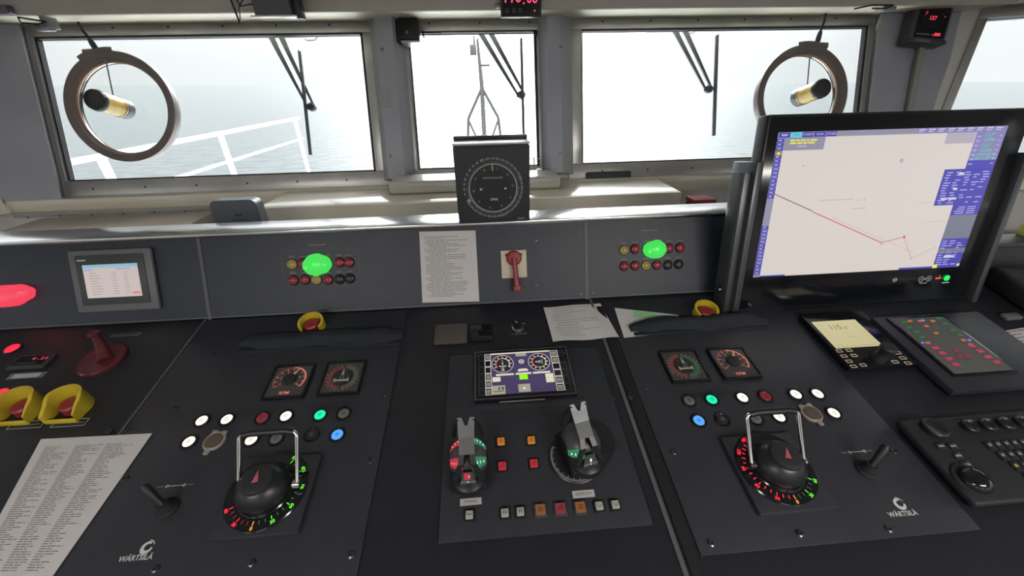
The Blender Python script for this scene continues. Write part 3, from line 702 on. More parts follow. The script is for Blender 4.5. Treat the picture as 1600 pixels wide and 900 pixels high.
# ================================================================== SQUARE BUTTONS
def square_button(px, py, cap, label, group, w=.0165, frame=True, sym=0):
    q = d_(px, py); t = thing('square_button', label, 'button', DESK.M(q.x, q.y, .006), group)
    mb = MB(); h = w / 2 + .0035
    mb.box((0, 0, .0015), (2 * h, 2 * h, .003), DGR if frame else BLK, .001); mb.build('surround', t)
    mb = MB(); mb.box((0, 0, .004), (w, w, .008), cap, .0012); z = .0082
    ink = INKD if cap is E_SQW else mat('cap_ink', (.10, .02, .01), .5)
    if sym == 0:
        for yy in (.003, 0, -.003): mb.quad(-.0045, yy - .0006, .0045, yy + .0006, z, ink)
    elif sym == 1: mb.line(-.004, 0, .004, 0, .0008, z, RED); mb.line(-.002, -.004, -.002, .004, .0008, z, ink); mb.line(.002, -.004, .002, .004, .0008, z, ink)
    elif sym == 2: mb.line(-.004, .001, .0, -.003, .0008, z, ink); mb.line(0, -.003, .004, .001, .0008, z, ink)
    else: mb.line(-.005, 0, .005, 0, .0012, z, ink)
    mb.build('cap', t)
G1 = 'lit square buttons between the two thruster levers'; G2 = 'square buttons along the bottom of the centre plate'
for a in ((783, 694, E_SQA, 'amber square button between the thruster levers, the left one', G1), (830, 692, E_SQA, 'amber square button between the thruster levers, the right one', G1),
          (785, 732, E_SQR, 'red square button below the left amber one', G1), (834, 728, E_SQR, 'red square button below the right amber one', G1)): square_button(*a, .015, False)
for px, py, m, lb, sy in ((734, 808, E_SQW, 'white square button below the TUNNEL plate', 3), (789, 805, E_SQW, 'white square button in the bottom row, left of its twin with twin lines', 1), (813, 803, E_SQW, 'white square button in the bottom row just left of the first amber one', 1),
                      (844, 800, E_SQA, 'amber square button in the bottom row left of the red one', 0), (875, 798, E_SQR, 'red square button in the bottom row', 0), (906, 796, E_SQA, 'amber square button in the bottom row right of the red one', 0),
                      (935, 794, E_SQW, 'white square button in the bottom row just right of the second amber one', 2), (960, 792, E_SQW, 'white square button at the right end of the bottom row', 2)):
    amber = m is not E_SQW
    mm = {id(E_SQA): emi('sq_amber_dim', (.30, .115, .03), .6), id(E_SQR): emi('sq_red_dim', (.30, .03, .05), .6)}.get(id(m), m)
    square_button(px, py, mm, lb, G2, .0175 if amber else .0135, amber, sy)
def name_plate(px, py, w, h, txt, label, pl=DESK, off=.006, rot=0, m=LBL, size=None, ink=INKD):
    q = pl.p(px, py); mb = MB(); mb.box((0, 0, .0006), (w, h, .0012), m); 
    if txt: mb.text(txt, size or h * .55, 0, 0, .0013, ink)
    else:
        k = -w / 2 + w * .06
        while k < w / 2 - w * .1:
            l = random.uniform(.04, .1) * w; mb.quad(k, -h * .15, k + l, h * .15, .0013, ink); k += l + w * .02
    o = mb.build('name_plate', smooth=0); o.matrix_world = pl.M(q.x, q.y, off, rot); return tag(o, label, 'label')
name_plate(736, 786, .040, .012, 'TUNNEL', 'small white label plate reading TUNNEL under the left thruster lever', rot=.01)
name_plate(911, 774, .042, .013, 'AZIMUTH', 'small white label plate reading AZIMUTH under the right thruster lever')
name_plate(816, 630, .105, .008, '', 'long narrow white label strip below the thruster display', ink=mat('pale_ink', (.30, .30, .30), .6))
# ================================================================== MULTIFUNCTION THRUSTER DISPLAY
E_PURP = emi('screen_purple', (.048, .034, .105), 1.0); E_SW = emi('screen_white', (.80, .74, .70), 1.0); E_CRM = emi('screen_cream', (.72, .66, .50), 1.0)
E_SG = emi('screen_green', (.30, .95, .0), 1.0); E_SGR = emi('screen_grey', (.36, .33, .25), 1.0); E_SR = emi('screen_red', (.75, .18, .18), 1.0); E_SG2 = emi('screen_soft_green', (.25, .5, .2), 1.0); E_SBL = emi('screen_blue', (.2, .3, .7), 1.0); E_DK = emi('screen_dark', (.02, .018, .03), 1.0)
DP = Pl(DESK.O + DESK.N * .016, DESK.X, DESK.Y)
a = DP.p(740, 627); b = DP.p(904, 616); c = DP.p(740, 548); d = DP.p(885, 541)
x0, x1, y0, y1 = (a.x + c.x) / 2, (b.x + d.x) / 2, (a.y + b.y) / 2, (c.y + d.y) / 2
cx, cy = (x0 + x1) / 2, (y0 + y1) / 2; w, h = x1 - x0, y1 - y0
t = thing('thruster_display', 'landscape display with two round dials and framed soft keys above the thruster levers', 'display', DESK.M(cx, cy, 0))
mb = MB(); mb.box((0, 0, .008), (w, h, .016), GLS, .004); mb.build('housing', t)
mb = MB(); mb.box((.006, -h / 2 - .012, .006), (w * 1.12, .018, .006), CONP, .002); mb.build('mounting_rail', t)
mb = MB(); z = .0163; e = .003
mb.frame(-w / 2 + e, -h / 2 + e, w / 2 - e, h / 2 - e, .0011, z, mat('outline_grey', (.20, .20, .21), .5))
sx0, sx1, sy0, sy1 = -w * .32, w * .30, -h * .41, h * .42
mb.quad(sx0, sy0, sx1, sy1, z, E_PURP); z += .0002
U = lambda u: sx0 + (sx1 - sx0) * u; V = lambda v: sy0 + (sy1 - sy0) * v
mb.quad(U(0), V(.965), U(1), V(1), z, E_CRM); mb.quad(U(.42), V(.885), U(.60), V(.96), z, E_SGR)
def dial(u, v, r, kind):
    X, Y = U(u), V(v); mb.disc(X, Y, r, z, emi('screen_dial', (.012, .01, .018), 1), 32); mb.arc(X, Y, r - .0012, r, 0, 2 * PI, z + .0002, E_SW, 40)
    for k in range(12):
        a = rad(30 * k)
        if kind == 0 and k in (8, 9, 10): continue
        mb.line(X + (r - .009) * math.cos(a), Y + (r - .009) * math.sin(a), X + (r - .0045) * math.cos(a), Y + (r - .0045) * math.sin(a), .0022, z + .0003, E_SW)
    r2 = r * .66
    mb.arc(X, Y, r2 - .0022, r2, rad(95), rad(215), z + .0003, E_SR, 16); mb.arc(X, Y, r2 - .0022, r2, rad(85), rad(-35), z + .0003, E_CRM, 16)
    if kind: mb.arc(X, Y, r2 - .0022, r2, rad(215), rad(265), z + .0003, E_SR, 8); mb.arc(X, Y, r2 - .0022, r2, rad(-35), rad(-95), z + .0003, E_SG2, 8)
    if kind == 0:
        mb.poly([(X - .0006, Y - .001, z + .0004), (X + .0006, Y - .001, z + .0004), (X + .0003, Y + .013, z + .0004), (X - .0003, Y + .013, z + .0004)], E_CRM); mb.disc(X, Y, .002, z + .0004, E_CRM, 12)
        mb.quad(X - .009, Y - .0085, X + .009, Y - .0065, z + .0004, E_SW); mb.arc(X, Y - .0145, .002, .003, 0, 2 * PI, z + .0004, E_SW, 12); mb.quad(X - .004, Y - .0215, X + .004, Y - .0195, z + .0004, E_SW)
    else:
        mb.disc(X, Y, .004, z + .0004, E_SBL, 12); mb.arc(X - .007, Y, .0012, .0022, 0, 2 * PI, z + .0004, E_SW, 10)
        mb.arc(X + .007, Y + .004, .002, .003, 0, 2 * PI, z + .0004, E_SGR, 12); mb.arc(X + .007, Y - .004, .002, .003, 0, 2 * PI, z + .0004, E_SGR, 12); mb.quad(X - .006, Y - .0006, X + .008, Y + .0006, z + .0004, E_SGR)
dial(.19, .715, .0272, 0); dial(.80, .715, .0272, 1)
X, Y = U(.505), V(.745); mb.arc(X, Y, .0052, .0068, 0, 2 * PI, z + .0002, E_SW, 20)
for s in (-1, 1): mb.disc(X + s * .003, Y, .0017, z + .0002, E_SW, 10); mb.line(X, Y - .005, X, Y + .005, .001, z + .0002, E_SW)
mb.quad(U(.43), V(.50), U(.60), V(.545), z, E_CRM); mb.quad(U(.45), V(.545), U(.58), V(.565), z, E_SW)
for u0, u1 in ((.07, .36), (.39, .645), (.67, .955)): mb.quad(U(u0), V(.425), U(u1), V(.47), z, E_CRM)
mb.quad(U(.01), V(.29), U(.14), V(.40), z, E_CRM); mb.quad(U(.445), V(.305), U(.58), V(.42), z, E_SG)
mb.quad(U(.865), V(.20), U(.995), V(.41), z, E_CRM); mb.line(U(.865), V(.305), U(.995), V(.305), .0006, z + .0002, E_SGR)
mb.quad(U(.0), V(.0), U(.205), V(.20), z, E_SGR); mb.quad(U(.10), V(.10), U(.18), V(.16), z + .0002, E_DK); mb.quad(U(.125), V(.115), U(.15), V(.145), z + .0003, E_SW); mb.quad(U(.02), V(.06), U(.18), V(.075), z + .0002, E_DK)
mb.quad(U(.41), V(.02), U(.60), V(.20), z, E_SGR); mb.disc(U(.505), V(.10), .003, z + .0003, E_SW, 14)
for s in (-1, 1):
    for k in range(6):
        yy = h * .345 - k * h * .138; mb.frame(min(s * w * .445, s * w * .385), yy - .0095, max(s * w * .445, s * w * .385), yy + .0095, .0009, z, mat('key_outline', (.075, .08, .08), .5))
        xa, xb = sorted((s * w * .385, s * w * (.322 if s < 0 else .305))); mb.frame(xa, yy - .0095, xb, yy + .0095, .0012, z + .0003, E_SW)
        if k not in ((1, 2), (2, 3))[s > 0]:
            for q_ in range(3): mb.quad(xa + .003, yy - .005 + q_ * .0038, xb - .003, yy - .0028 + q_ * .0038, z + .0003, E_SGR)
mb.build('screen', t)

# ================================================================== PANEL: indicator lamps
LY = emi('lens_yellow', (.36, .28, .06), .45); LR = mat('lens_red', (.26, .03, .045), .25); LB = mat('lens_black', (.02, .022, .025), .35)
def indicator(px, py, m, label, group, r=.0155):
    q = PAN.p(px, py); t = thing('indicator_lamp', label, 'indicator lamp', PAN.M(q.x, q.y, 0), group)
    mb = MB(); mb.lathe([(r * 1.02, 0), (r * 1.02, .002), (r * .92, .0035)], BLK, 24, cap=False); mb.build('bezel', t)
    mb = MB(); mb.lathe([(r * .90, 0), (r * .90, .004), (r * .82, .0075), (r * .55, .0098), (0, .0108)], m, 24); mb.build('lens', t)
def lumps(px, py, rx, ry, label, m, core, seed, pl=PAN, cut=None):
    q = pl.p(px, py); rnd = random.Random(seed); t = thing('signal_lamp', label, 'signal lamp', pl.M(q.x, q.y, 0, rot=.12))
    mb = MB(); n = 40; ph = [rnd.uniform(0, 6.28) for _ in range(3)]
    lv = [(1.0, 0), (1.0, .010), (.93, .018), (.75, .024), (.4, .028)]
    rings = []
    for f, z in lv:
        rings.append([mb.b.verts.new((rx * f * (1 + .04 * math.sin(2 * u + ph[0]) + .025 * math.sin(9 * u + ph[1])) * math.cos(u), ry * f * (1 + .05 * math.sin(3 * u + ph[2]) + .03 * math.sin(8 * u + ph[1])) * math.sin(u), z)) for u in [2 * PI * k / n for k in range(n)]])
    for a, b in zip(rings, rings[1:]):
        for k in range(n): mb.b.faces.new((a[k], a[(k + 1) % n], b[(k + 1) % n], b[k]))
    mb.b.faces.new(rings[-1]); mb.b.faces.new(rings[0][::-1]); mb.mi(m); mb.build('lamp_glow', t, smooth=60)  # glare of the lamp built as a lumpy glowing shape
    if core:
        mb = MB(); mb.lathe([(.009, .024), (.008, .030), (0, .031)], core, 18, sx=1.1); mb.lathe([(.0055, .018), (.005, .0265), (0, .027)], core, 14, Matrix.Translation((-rx * .68, -ry * .15, 0))); mb.build('bright_centre', t)
for (ox, oy, side, yo) in ((0, 0, 'left', 0), (0, 0, 'right', 1)):
    if side == 'left': row1 = [(457, 413), (474, 412), (492, 411), (511, 410), (531, 410), (546, 410)]; row2 = [(459, 438), (477, 437), (495, 437), (513, 437), (531, 436), (547, 435)]; nm = 'left of the posted sheet'
    else: row1 = [(975, 391), (992, 389), (1010, 389), (1027, 388), (1045, 388), (1062, 387)]; row2 = [(975, 416), (992, 415), (1009, 415), (1026, 414), (1043, 414), (1060, 413)]; nm = 'near the monitor'
    G = 'indicator lamps in the %s cluster' % side
    W1 = ['yellow', 'red', 'red', 'red', 'red', 'red']; W2 = ['red', 'red', 'yellow', 'red', 'black', 'black']
    md = dict(yellow=LY, red=LR, black=LB)
    where1 = ['at the left end of the upper row', 'left of the green glow', '', '', 'just right of the green glow in the upper row', 'at the right end of the upper row']
    where2 = ['at the left end of the lower row', 'second in the lower row', 'below the green glow in the lower row', 'fourth in the lower row', 'unlit, fifth in the lower row', 'unlit, at the right end of the lower row']
    for k in (0, 1, 4, 5): indicator(*row1[k], md[W1[k]], '%s indicator lamp %s, %s panel cluster' % (W1[k], where1[k], side), G, .0148)
    for k in range(6): indicator(*row2[k], md[W2[k]], '%s indicator lamp %s, %s panel cluster' % (W2[k], where2[k], side), G, .0148)
    # frame lines and legends around the cluster
    a = PAN.p(row2[0][0] - 14, row2[0][1] + 14); b = PAN.p(row1[5][0] + 13, row1[5][1] - 22)
    mb = MB(PAN.M(0, 0, .0006)); OL = mat('engraved_line', (.08, .085, .09), .6)
    mb.frame(a.x, a.y, b.x, b.y, .0012, 0, OL); cxm = (a.x + b.x) / 2
    mb.frame(cxm - .055, b.y + .006, cxm + .045, b.y + .024, .0012, 0, OL); mb.quad(cxm - .03, b.y + .013, cxm + .02, b.y + .0165, .0002, GTX)
    for rr in (row1, row2):
        for k, (px, py) in enumerate(rr):
            q = PAN.p(px, py); mb.quad(q.x - .009, q.y + .019, q.x + .009, q.y + .0215, .0002, GTX)
            if k % 2 == 0: mb.quad(q.x - .006, q.y + .0225, q.x + .006, q.y + .0245, .0002, GTX)
    o = mb.build('cluster_plate', smooth=0); tag(o, 'thin engraved frame and legends around the %s indicator lamps' % side, 'label')
lumps(497, 413.5, .0375, .0310, 'bright green glowing lamp in the left indicator cluster', E_BG, E_BG2, 3)
lumps(1021.5, 389.5, .0345, .0270, 'bright green glowing lamp in the right indicator cluster', E_BG, E_BG2, 5)
lumps(20, 461, .060, .030, 'bright red glowing lamp at the left edge of the upright panel', E_BR, None, 8)
# ------------------------------------------------------------------ small touch screen
a = PAN.p(130, 482); b = PAN.p(238, 393); q = (a + b) / 2; w, h = .216, .172
t = thing('touch_screen', 'small touch screen in a grey bezel on the left upright panel', 'display', PAN.M(q.x, q.y, 0))
mb = MB(); mb.box((0, 0, .006), (w, h, .012), mat('bezel_grey', (.14, .145, .155), .45), .005); mb.build('housing', t)
mb = MB(); mb.box((0, .003, .0125), (w * .82, h * .80, .004), DGR, .001); mb.quad(-w * .38, h * .33, -w * .28, h * .35, .0148, WTX); mb.build('bezel', t)
mb = MB(); z = .0150; W_, H_ = w * .66, h * .53; E_PG = emi('screen_page', (.56, .48, .46), 1)
mb.quad(-W_ / 2, -H_ / 2, W_ / 2, H_ / 2, z, E_PG); mb.quad(-W_ / 2, H_ * .40, W_ / 2, H_ * .5, z + .0003, emi('screen_cyan', (.25, .47, .58), 1)); mb.quad(-W_ * .48, H_ * .33, -W_ * .32, H_ * .36, z + .0003, E_SBL); mb.quad(W_ * .1, H_ * .34, W_ * .36, H_ * .365, z + .0003, E_SBL)
for k in range(9):
    yy = H_ * (.24 - k * .08)
    for u, l in ((-.4, random.uniform(.12, .24)), (.0, .09), (.22, .08)): mb.quad(W_ * u, yy, W_ * (u + l), yy + .0013, z + .0003, emi('screen_ink', (.27, .22, .22), 1))
mb.quad(W_ * .33, -H_ * .42, W_ * .48, -H_ * .36, z + .0003, E_SR); mb.build('screen', t)
# ------------------------------------------------------------------ papers
def paper(pl, bl, br, tr, tl, label, lines=26, off=.0012, cols=1, wav=0, margin=.1, ink=INK, m=PAP, green=False):
    P = [pl.p(*p, off) for p in (bl, br, tr, tl)]; c = sum(P, Vector((0, 0))) / 4; rnd = random.Random(int(bl[0]))
    mb = MB(); n = 14
    def L(u, v, dz=0):
        q = (P[0] * (1 - u) + P[1] * u) * (1 - v) + (P[3] * (1 - u) + P[2] * u) * v - c
        return (q.x, q.y, dz + wav * (.5 + .5 * math.sin(u * 9 + v * 3)) * (1 - v * .5))
    for i in range(n):
        for j in range(n): mb.poly([L(i / n, j / n), L((i + 1) / n, j / n), L((i + 1) / n, (j + 1) / n), L(i / n, (j + 1) / n)], m)
    bmesh.ops.remove_doubles(mb.b, verts=mb.b.verts, dist=1e-5)
    for k in range(lines):
        v = .92 - (.86) * k / lines; th = .30 / lines
        for cc in range(cols):
            u = margin + cc * (1 - 2 * margin) / cols + rnd.choice((0, 0, .04, .08)) * (cols == 1); ue = u + (1 - 2 * margin) / cols * rnd.uniform(.35, .9) 
            while u < ue:
                l = min(rnd.uniform(.03, .10), ue - u) 
                if l < .01: break
                segs = max(1, int(l / .035))
                for s_ in range(segs):
                    ua, ub = u + l * s_ / segs, u + l * (s_ + 1) / segs; mb.poly([L(ua, v, .0004), L(ub, v, .0004), L(ub, v + th, .0004), L(ua, v + th, .0004)], ink)
                u += l + .012
    if green: mb.poly([L(.25, .72, .0006), L(.75, .66, .0006), L(.62, .95, .0006), L(.30, .97, .0006)], mat('reflection_green', (.30, .62, .30), .8))  # green reflection painted onto the sheet as a patch
    o = mb.build('paper_sheet', smooth=60); sol = None; o.matrix_world = pl.M(c.x, c.y, off); return tag(o, label, 'paper')
paper(PAN, (660, 473), (749, 471), (743, 360), (655, 362), 'white printed sheet taped to the upright centre panel', 34, margin=.09)
paper(DESK, (864, 535), (967, 528), (938, 474), (849, 481), 'creased white printed sheet on the desk right of the rotary switch', 12, .002, wav=.005, ink=mat('faint_ink', (.40, .39, .39), .9))
paper(DESK, (975, 528), (1066, 518), (1060, 492), (960, 481), 'white sheet with a painted green reflection lying partly under the right cloth roll', 0, .0045, green=True)
paper(DESK, (-60, 915), (72, 915), (238, 677), (64, 686), 'large sheet of dense printed columns lying on the left desk', 58, .004, cols=3, margin=.08)
paper(DESK, (1600, 566), (1680, 560), (1640, 505), (1551, 520), 'grey printed sheet at the far right of the side console', 8, .004)
# ------------------------------------------------------------------ red handle switch on cream plate
a = PAN.p(784, 435); b = PAN.p(822, 390); q = (a + b) / 2
t = thing('handle_switch', 'red lever handle pointing down on a cream plate, upright centre panel', 'switch', PAN.M(q.x, q.y, 0))
mb = MB(); mb.box((0, 0, .003), (b.x - a.x, b.y - a.y, .006), CREAMPL, .002)
for s in (-1, 1): mb.lathe([(.0035, .006), (.003, .0075), (0, .0075)], MAR, 12, Matrix.Translation((s * .022, .028, 0)))
mb.build('plate', t)
mb = MB(); mb.lathe([(.022, .006), (.022, .014), (.018, .019), (0, .020)], RED, 32, Matrix.Translation((0, .018, 0))); mb.build('hub', t)
mb = MB(); mb.tube([(0, .018, .022), (.001, -.01, .024), (.003, -.04, .026), (.005, -.062, .026)], [.0075, .0075, .008, .010], RED, 14); mb.box((.005, -.070, .026), (.021, .020, .014), RED, .004); mb.build('lever', t)
# ------------------------------------------------------------------ rotary switch
q = d_(809, 513); t = thing('rotary_switch', 'small chrome ringed rotary switch with two legend strips on the centre desk', 'switch', DESK.M(q.x, q.y, 0))
mb = MB(); mb.lathe([(.0165, 0), (.0165, .005), (.014, .007), (.0125, .007)], CHR, 32, cap=False); mb.build('ring', t)
mb = MB(); mb.lathe([(.0125, 0), (.0120, .012), (0, .0125)], BLK, 28); mb.box((0, 0, .0155), (.006, .023, .010), BLK, .0015, M=Matrix.Rotation(rad(42), 4, 'Z')); mb.quad(-.001, .002, .001, .011, .0207, WTX, Matrix.Rotation(rad(42), 4, 'Z')); mb.build('knob', t)
mb = MB()
for x, w_ in ((-.017, .012), (.015, .014)): mb.box((x, .0165, .0006), (w_, .006, .0012), ALU)
mb.box((.001, -.022, .0006), (.045, .0025, .0012), ALU); mb.build('legend_strip', t)
# ------------------------------------------------------------------ yellow guarded emergency stops
def guarded_stop(px, py, label, rot=0, style=0, pl=DESK, s=1.0):
    q = pl.p(px, py); t = thing('emergency_stop', label, 'emergency stop button', pl.M(q.x, q.y, 0, rot))
    mb = MB(); n = 26; ri, ro = .026 * s, .0315 * s; hb, hf = .034 * s, .026 * s
    A0, A1 = (rad(-38), rad(218)) if style == 0 else (rad(-60), rad(240))
    inn, out, inb, outb = [], [], [], []
    for k in range(n + 1):
        a = A0 + (A1 - A0) * k / n; hgt = hb * (.80 + .20 * math.sin(a))
        for lst, r, z in ((inn, ri, hgt), (out, ro, hgt), (inb, ri, 0), (outb, ro, 0)): lst.append(mb.b.verts.new((r * math.cos(a) * 1.06, r * math.sin(a), z)))
    mb.mi(YEL)
    for k in range(n):
        for f in ((inn[k], inn[k + 1], out[k + 1], out[k]), (out[k], out[k + 1], outb[k + 1], outb[k]), (inn[k + 1], inn[k], inb[k], inb[k + 1])): mb.b.faces.new(f)
    for k in (0, n): mb.b.faces.new((inn[k], out[k], outb[k], inb[k]))
    mb.build('guard', t, smooth=50)
    mb = MB(); mb.lathe([(.021 * s, 0), (.021 * s, .004), (.011 * s, .006), (.010 * s, .012), (.019 * s, .013), (.020 * s, .017), (.017 * s, .021), (.008 * s, .0225), (0, .0225)], RED, 30); mb.build('mushroom_button', t)
def hood_stop(px, py, label):
    q = d_(px, py); t = thing('emergency_stop', label, 'emergency stop button', DESK.M(q.x, q.y, 0), 'yellow hooded stops on the left desk')
    mb = MB(); mb.mi(YEL); n = 20; w, l, th = .036, .036, .0055
    # U shaped hood, flat front lip, high rounded back
    pts = [(-w * .92, -l)] + [(-w * math.cos(rad(180 * k / n)) if False else w * math.cos(rad(200 - 220 * k / n)), -.002 + l * .98 * math.sin(rad(200 - 220 * k / n))) for k in range(n + 1)] + [(w * .92, -l)]
    cen = Vector((0, -.002)); ring = []
    for x, y in pts:
        d = (Vector((x, y)) - cen); i = cen + d * (1 - th / d.length); hgt = .022 + .024 * min(1, max(0, (y + l) / (2 * l)) * 1.6)
        ring.append([mb.b.verts.new(v) for v in ((x, y, 0), (x * 1.06, y * 1.02, hgt), (i.x, i.y, hgt), (i.x, i.y, 0))])
    for a, b in zip(ring, ring[1:] + ring[:1]):
        if a is ring[-1]:
            continue
        for k in range(3): mb.b.faces.new((a[k], b[k], b[k + 1], a[k + 1]))
    for a in (ring[0], ring[-1]): mb.b.faces.new(a)
    mb.box((0, -l, .006), (w * 1.9, .005, .012), YEL, .001); mb.build('guard', t, smooth=50)
    mb = MB(); mb.lathe([(.020, 0), (.020, .004), (.011, .006), (.010, .012), (.019, .013), (.020, .017), (.017, .021), (.008, .0225), (0, .0225)], RED, 30); mb.build('mushroom_button', t)
guarded_stop(490, 513, 'yellow guarded red stop button behind the left cloth roll', 0.06)
guarded_stop(1100, 493, 'yellow guarded red stop button behind the right cloth roll', 0.0)
hood_stop(44, 641, 'yellow hooded red stop button at the left edge, left one of the pair')
hood_stop(118, 638, 'yellow hooded red stop button, right one of the pair on the left desk')
for px, py, w_ in ((42, 664, .070), (110, 661, .070)):
    q = d_(px, py); mb = MB(); mb.frame(-w_ / 2, -.009, w_ / 2, .009, .001, .001, WTX); mb.box((0, 0, .0004), (w_, .018, .0008), BLK); mb.quad(-w_ * .4, -.0015, w_ * .4, .0015, .0011, GTX)
    o = mb.build('name_plate', smooth=0); o.matrix_world = DESK.M(q.x, q.y, 0); tag(o, 'black framed legend plate below the %s yellow hood of the pair' % ('left' if px < 80 else 'right'), 'label')
# ------------------------------------------------------------------ maroon rotary handle
q = d_(163, 563); t = thing('rotary_lever', 'maroon rotary handle on a round base, left desk', 'handle', DESK.M(q.x, q.y, 0, rot=.0))
mb = MB(); mb.lathe([(.052, 0), (.052, .007), (.049, .010), (.020, .013), (0, .014)], MAR, 44, sx=.95, sy=1.05); mb.build('base', t)
mb = MB(); mb.tube([(.020, -.012, .012), (.010, .006, .024), (-.004, .026, .040), (-.012, .036, .054)], [.017, .014, .010, .008], MAR, 16)
mb.lathe([(0, -.010), (.008, -.008), (.013, -.002), (.013, .003), (.008, .008), (0, .009)], MAR, 18, Matrix.Translation((-.014, .038, .058))); mb.build('lever', t)
q = d_(197, 523); mb = MB(); mb.box((0, 0, .0005), (.075, .010, .001), GTX); mb.box((0, 0, .0009), (.072, .0075, .001), DGR); o = mb.build('name_plate'); o.matrix_world = DESK.M(q.x, q.y, 0); tag(o, 'thin grey legend plate behind the maroon handle', 'label')
# ------------------------------------------------------------------ small red indicators on the left desk
def red_lamp(px, py, label, rx=.019, ry=.014):
    q = d_(px, py); t = thing('red_button', label, 'button', DESK.M(q.x, q.y, 0), 'red lit buttons at the left edge of the desk')
    mb = MB(); mb.lathe([(.019, 0), (.019, .003), (.016, .005)], BLK, 28, cap=False); mb.build('bezel', t)
    mb = MB(); mb.lathe([(.0158, 0), (.0158, .004), (.014, .006), (0, .007)], E_R, 28); mb.build('lens', t)
red_lamp(21, 546, 'red lit round button left of the small digital counter'); red_lamp(2, 617, 'red lit round button behind the left yellow hood, cut by the photo edge')
q = d_(52, 567); t = thing('digital_counter', 'small panel counter with dim red digits on the left desk', 'counter', DESK.M(q.x, q.y, 0))
mb = MB(); mb.box((0, 0, .004), (.088, .044, .008), DGR, .002); mb.build('housing', t)
mb = MB(); mb.box((0, .002, .0082), (.074, .030, .001), GLS); mb.text('4 - 3.4', .014, .018, .006, .0090, emi('led_digits', (.8, .05, .15), .9), bold=.02); mb.quad(-.03, -.008, .02, -.0065, .009, GTX); mb.build('display', t)
q = d_(42, 587); mb = MB(); mb.box((0, 0, .0006), (.062, .012, .0012), LBL); mb.box((0, 0, .0003), (.085, .018, .0006), GTX); o = mb.build('name_plate'); o.matrix_world = DESK.M(q.x, q.y, 0); tag(o, 'pale blank label plate below the small red digit counter', 'label')
# ------------------------------------------------------------------ cloth rolls
CLOTH = mat('dark_cloth', (.013, .017, .028), .85, bump=.6, bscale=120)
def cloth_roll(a, b, label, wid=.030, hgt=.016, seed=1):
    A = d_(*a); B = d_(*b); rnd = random.Random(seed); mb = MB(); mb.mi(CLOTH); n = 36; L = (B - A); ln = L.length; rings = []
    for i in range(n + 1):
        f = i / n; taper = min(1, .45 + 4 * f, .45 + 4 * (1 - f)); wob = .003 * math.sin(f * 13 + seed) + .0015 * math.sin(f * 31)
        rg = []
        for k in range(16):
            u = 2 * PI * k / 16; rr = 1 + .10 * math.sin(3 * u + f * 6) + .05 * math.sin(5 * u + f * 17)
            y = wid * taper * math.cos(u) * rr + wob; z = max(0, hgt * (.9 + math.sin(u) * rr) * taper)
            if math.cos(u) < -.5: z *= .55
            rg.append(mb.b.verts.new((f * ln, y, z)))
        rings.append(rg)
    for p, q in zip(rings, rings[1:]):
        for k in range(16): mb.b.faces.new((p[k], p[(k + 1) % 16], q[(k + 1) % 16], q[k]))
    mb.b.faces.new(rings[0]); mb.b.faces.new(rings[-1][::-1]); bmesh.ops.recalc_face_normals(mb.b, faces=mb.b.faces)
    mb.box((ln * .5, -wid * 1.02, .003), (ln * .97, .012, .006), CLOTH, .002)
    o = mb.build('rolled_cloth', smooth=70); o.matrix_world = DESK.M(A.x, A.y, .001, rot=math.atan2(L.y, L.x)); tag(o, label, 'cloth')
cloth_roll((376, 540), (631, 526), 'long dark blue rolled cloth on the desk left of centre', .026, .013, 1)
cloth_roll((983, 515), (1195, 503), 'long dark blue rolled cloth on the desk beside the monitor', .022, .015, 4)
q = d_(705, 524); mb = MB(); mb.box((0, 0, .006), (.088, .068, .012), mat('pad_brown_grey', (.075, .07, .065), .7, bump=.3, bscale=200), .003); o = mb.build('foam_pad'); o.matrix_world = DESK.M(q.x, q.y, 0); tag(o, 'small square dark grey pad on the centre desk', 'pad')
q = d_(752, 522); mb = MB(); mb.box((0, 0, .003), (.060, .060, .006), GLS, .002); o = mb.build('glossy_plate'); o.matrix_world = DESK.M(q.x, q.y, 0); tag(o, 'glossy black square plate next to the dark grey pad', 'plate')
q = d_(572, 507); mb = MB(); mb.box((0, 0, .0005), (.120, .020, .001), BLK); mb.frame(-.06, -.010, .06, .010, .0006, .0011, GTX)
for x in (-.045, -.038, .04, .03): mb.quad(x, -.002, x + .01, .002, .0012, WTX)
o = mb.build('name_plate'); o.matrix_world = DESK.M(q.x, q.y, 0); tag(o, 'black legend plate right of the left guarded stop button', 'label')
# ------------------------------------------------------------------ joysticks / tillers
def tiller(px, py, tx, ty, sgn, label):
    q = d_(px, py); t = thing('tiller_joystick', label, 'joystick', DESK.M(q.x, q.y, .003))
    mb = MB(); mb.lathe([(.019, 0), (.019, .003), (.015, .006), (.0135, .012), (.010, .017), (.009, .021)], mat('boot_black', (.008, .008, .01), .75), 30); mb.build('boot', t)
    mb = MB(); mb.tube([(0, 0, .018), (-sgn * .009, .007, .034), (-sgn * .019, .016, .050), (-sgn * .023, .020, .056)], [.006, .0068, .0078, .0055], mat('stick_black', (.010, .010, .012), .5), 14); mb.build('stick', t)
    r = d_(tx, ty); mb = MB(DESK.M(r.x, r.y, .0034)); mb.line(-.014, 0, .014, 0, .0012, 0, WTX); mb.arc(-.016, 0, .0015, .003, 0, 2 * PI, 0, WTX, 10); mb.arc(.016, 0, .0015, .003, 0, 2 * PI, 0, WTX, 10)
    for s in (-1, 1): mb.quad(s * .028 - .006, -.0012, s * .028 + .006, .0012, 0, GTX)
    o = mb.build('legend', t); o.matrix_parent_inverse = t.matrix_world.inverted()
tiller(264, 795, 276, 760, 1, 'black tiller joystick on the left desk plate'); tiller(1352, 735, 1338, 707, -1, 'black tiller joystick on the right desk plate')
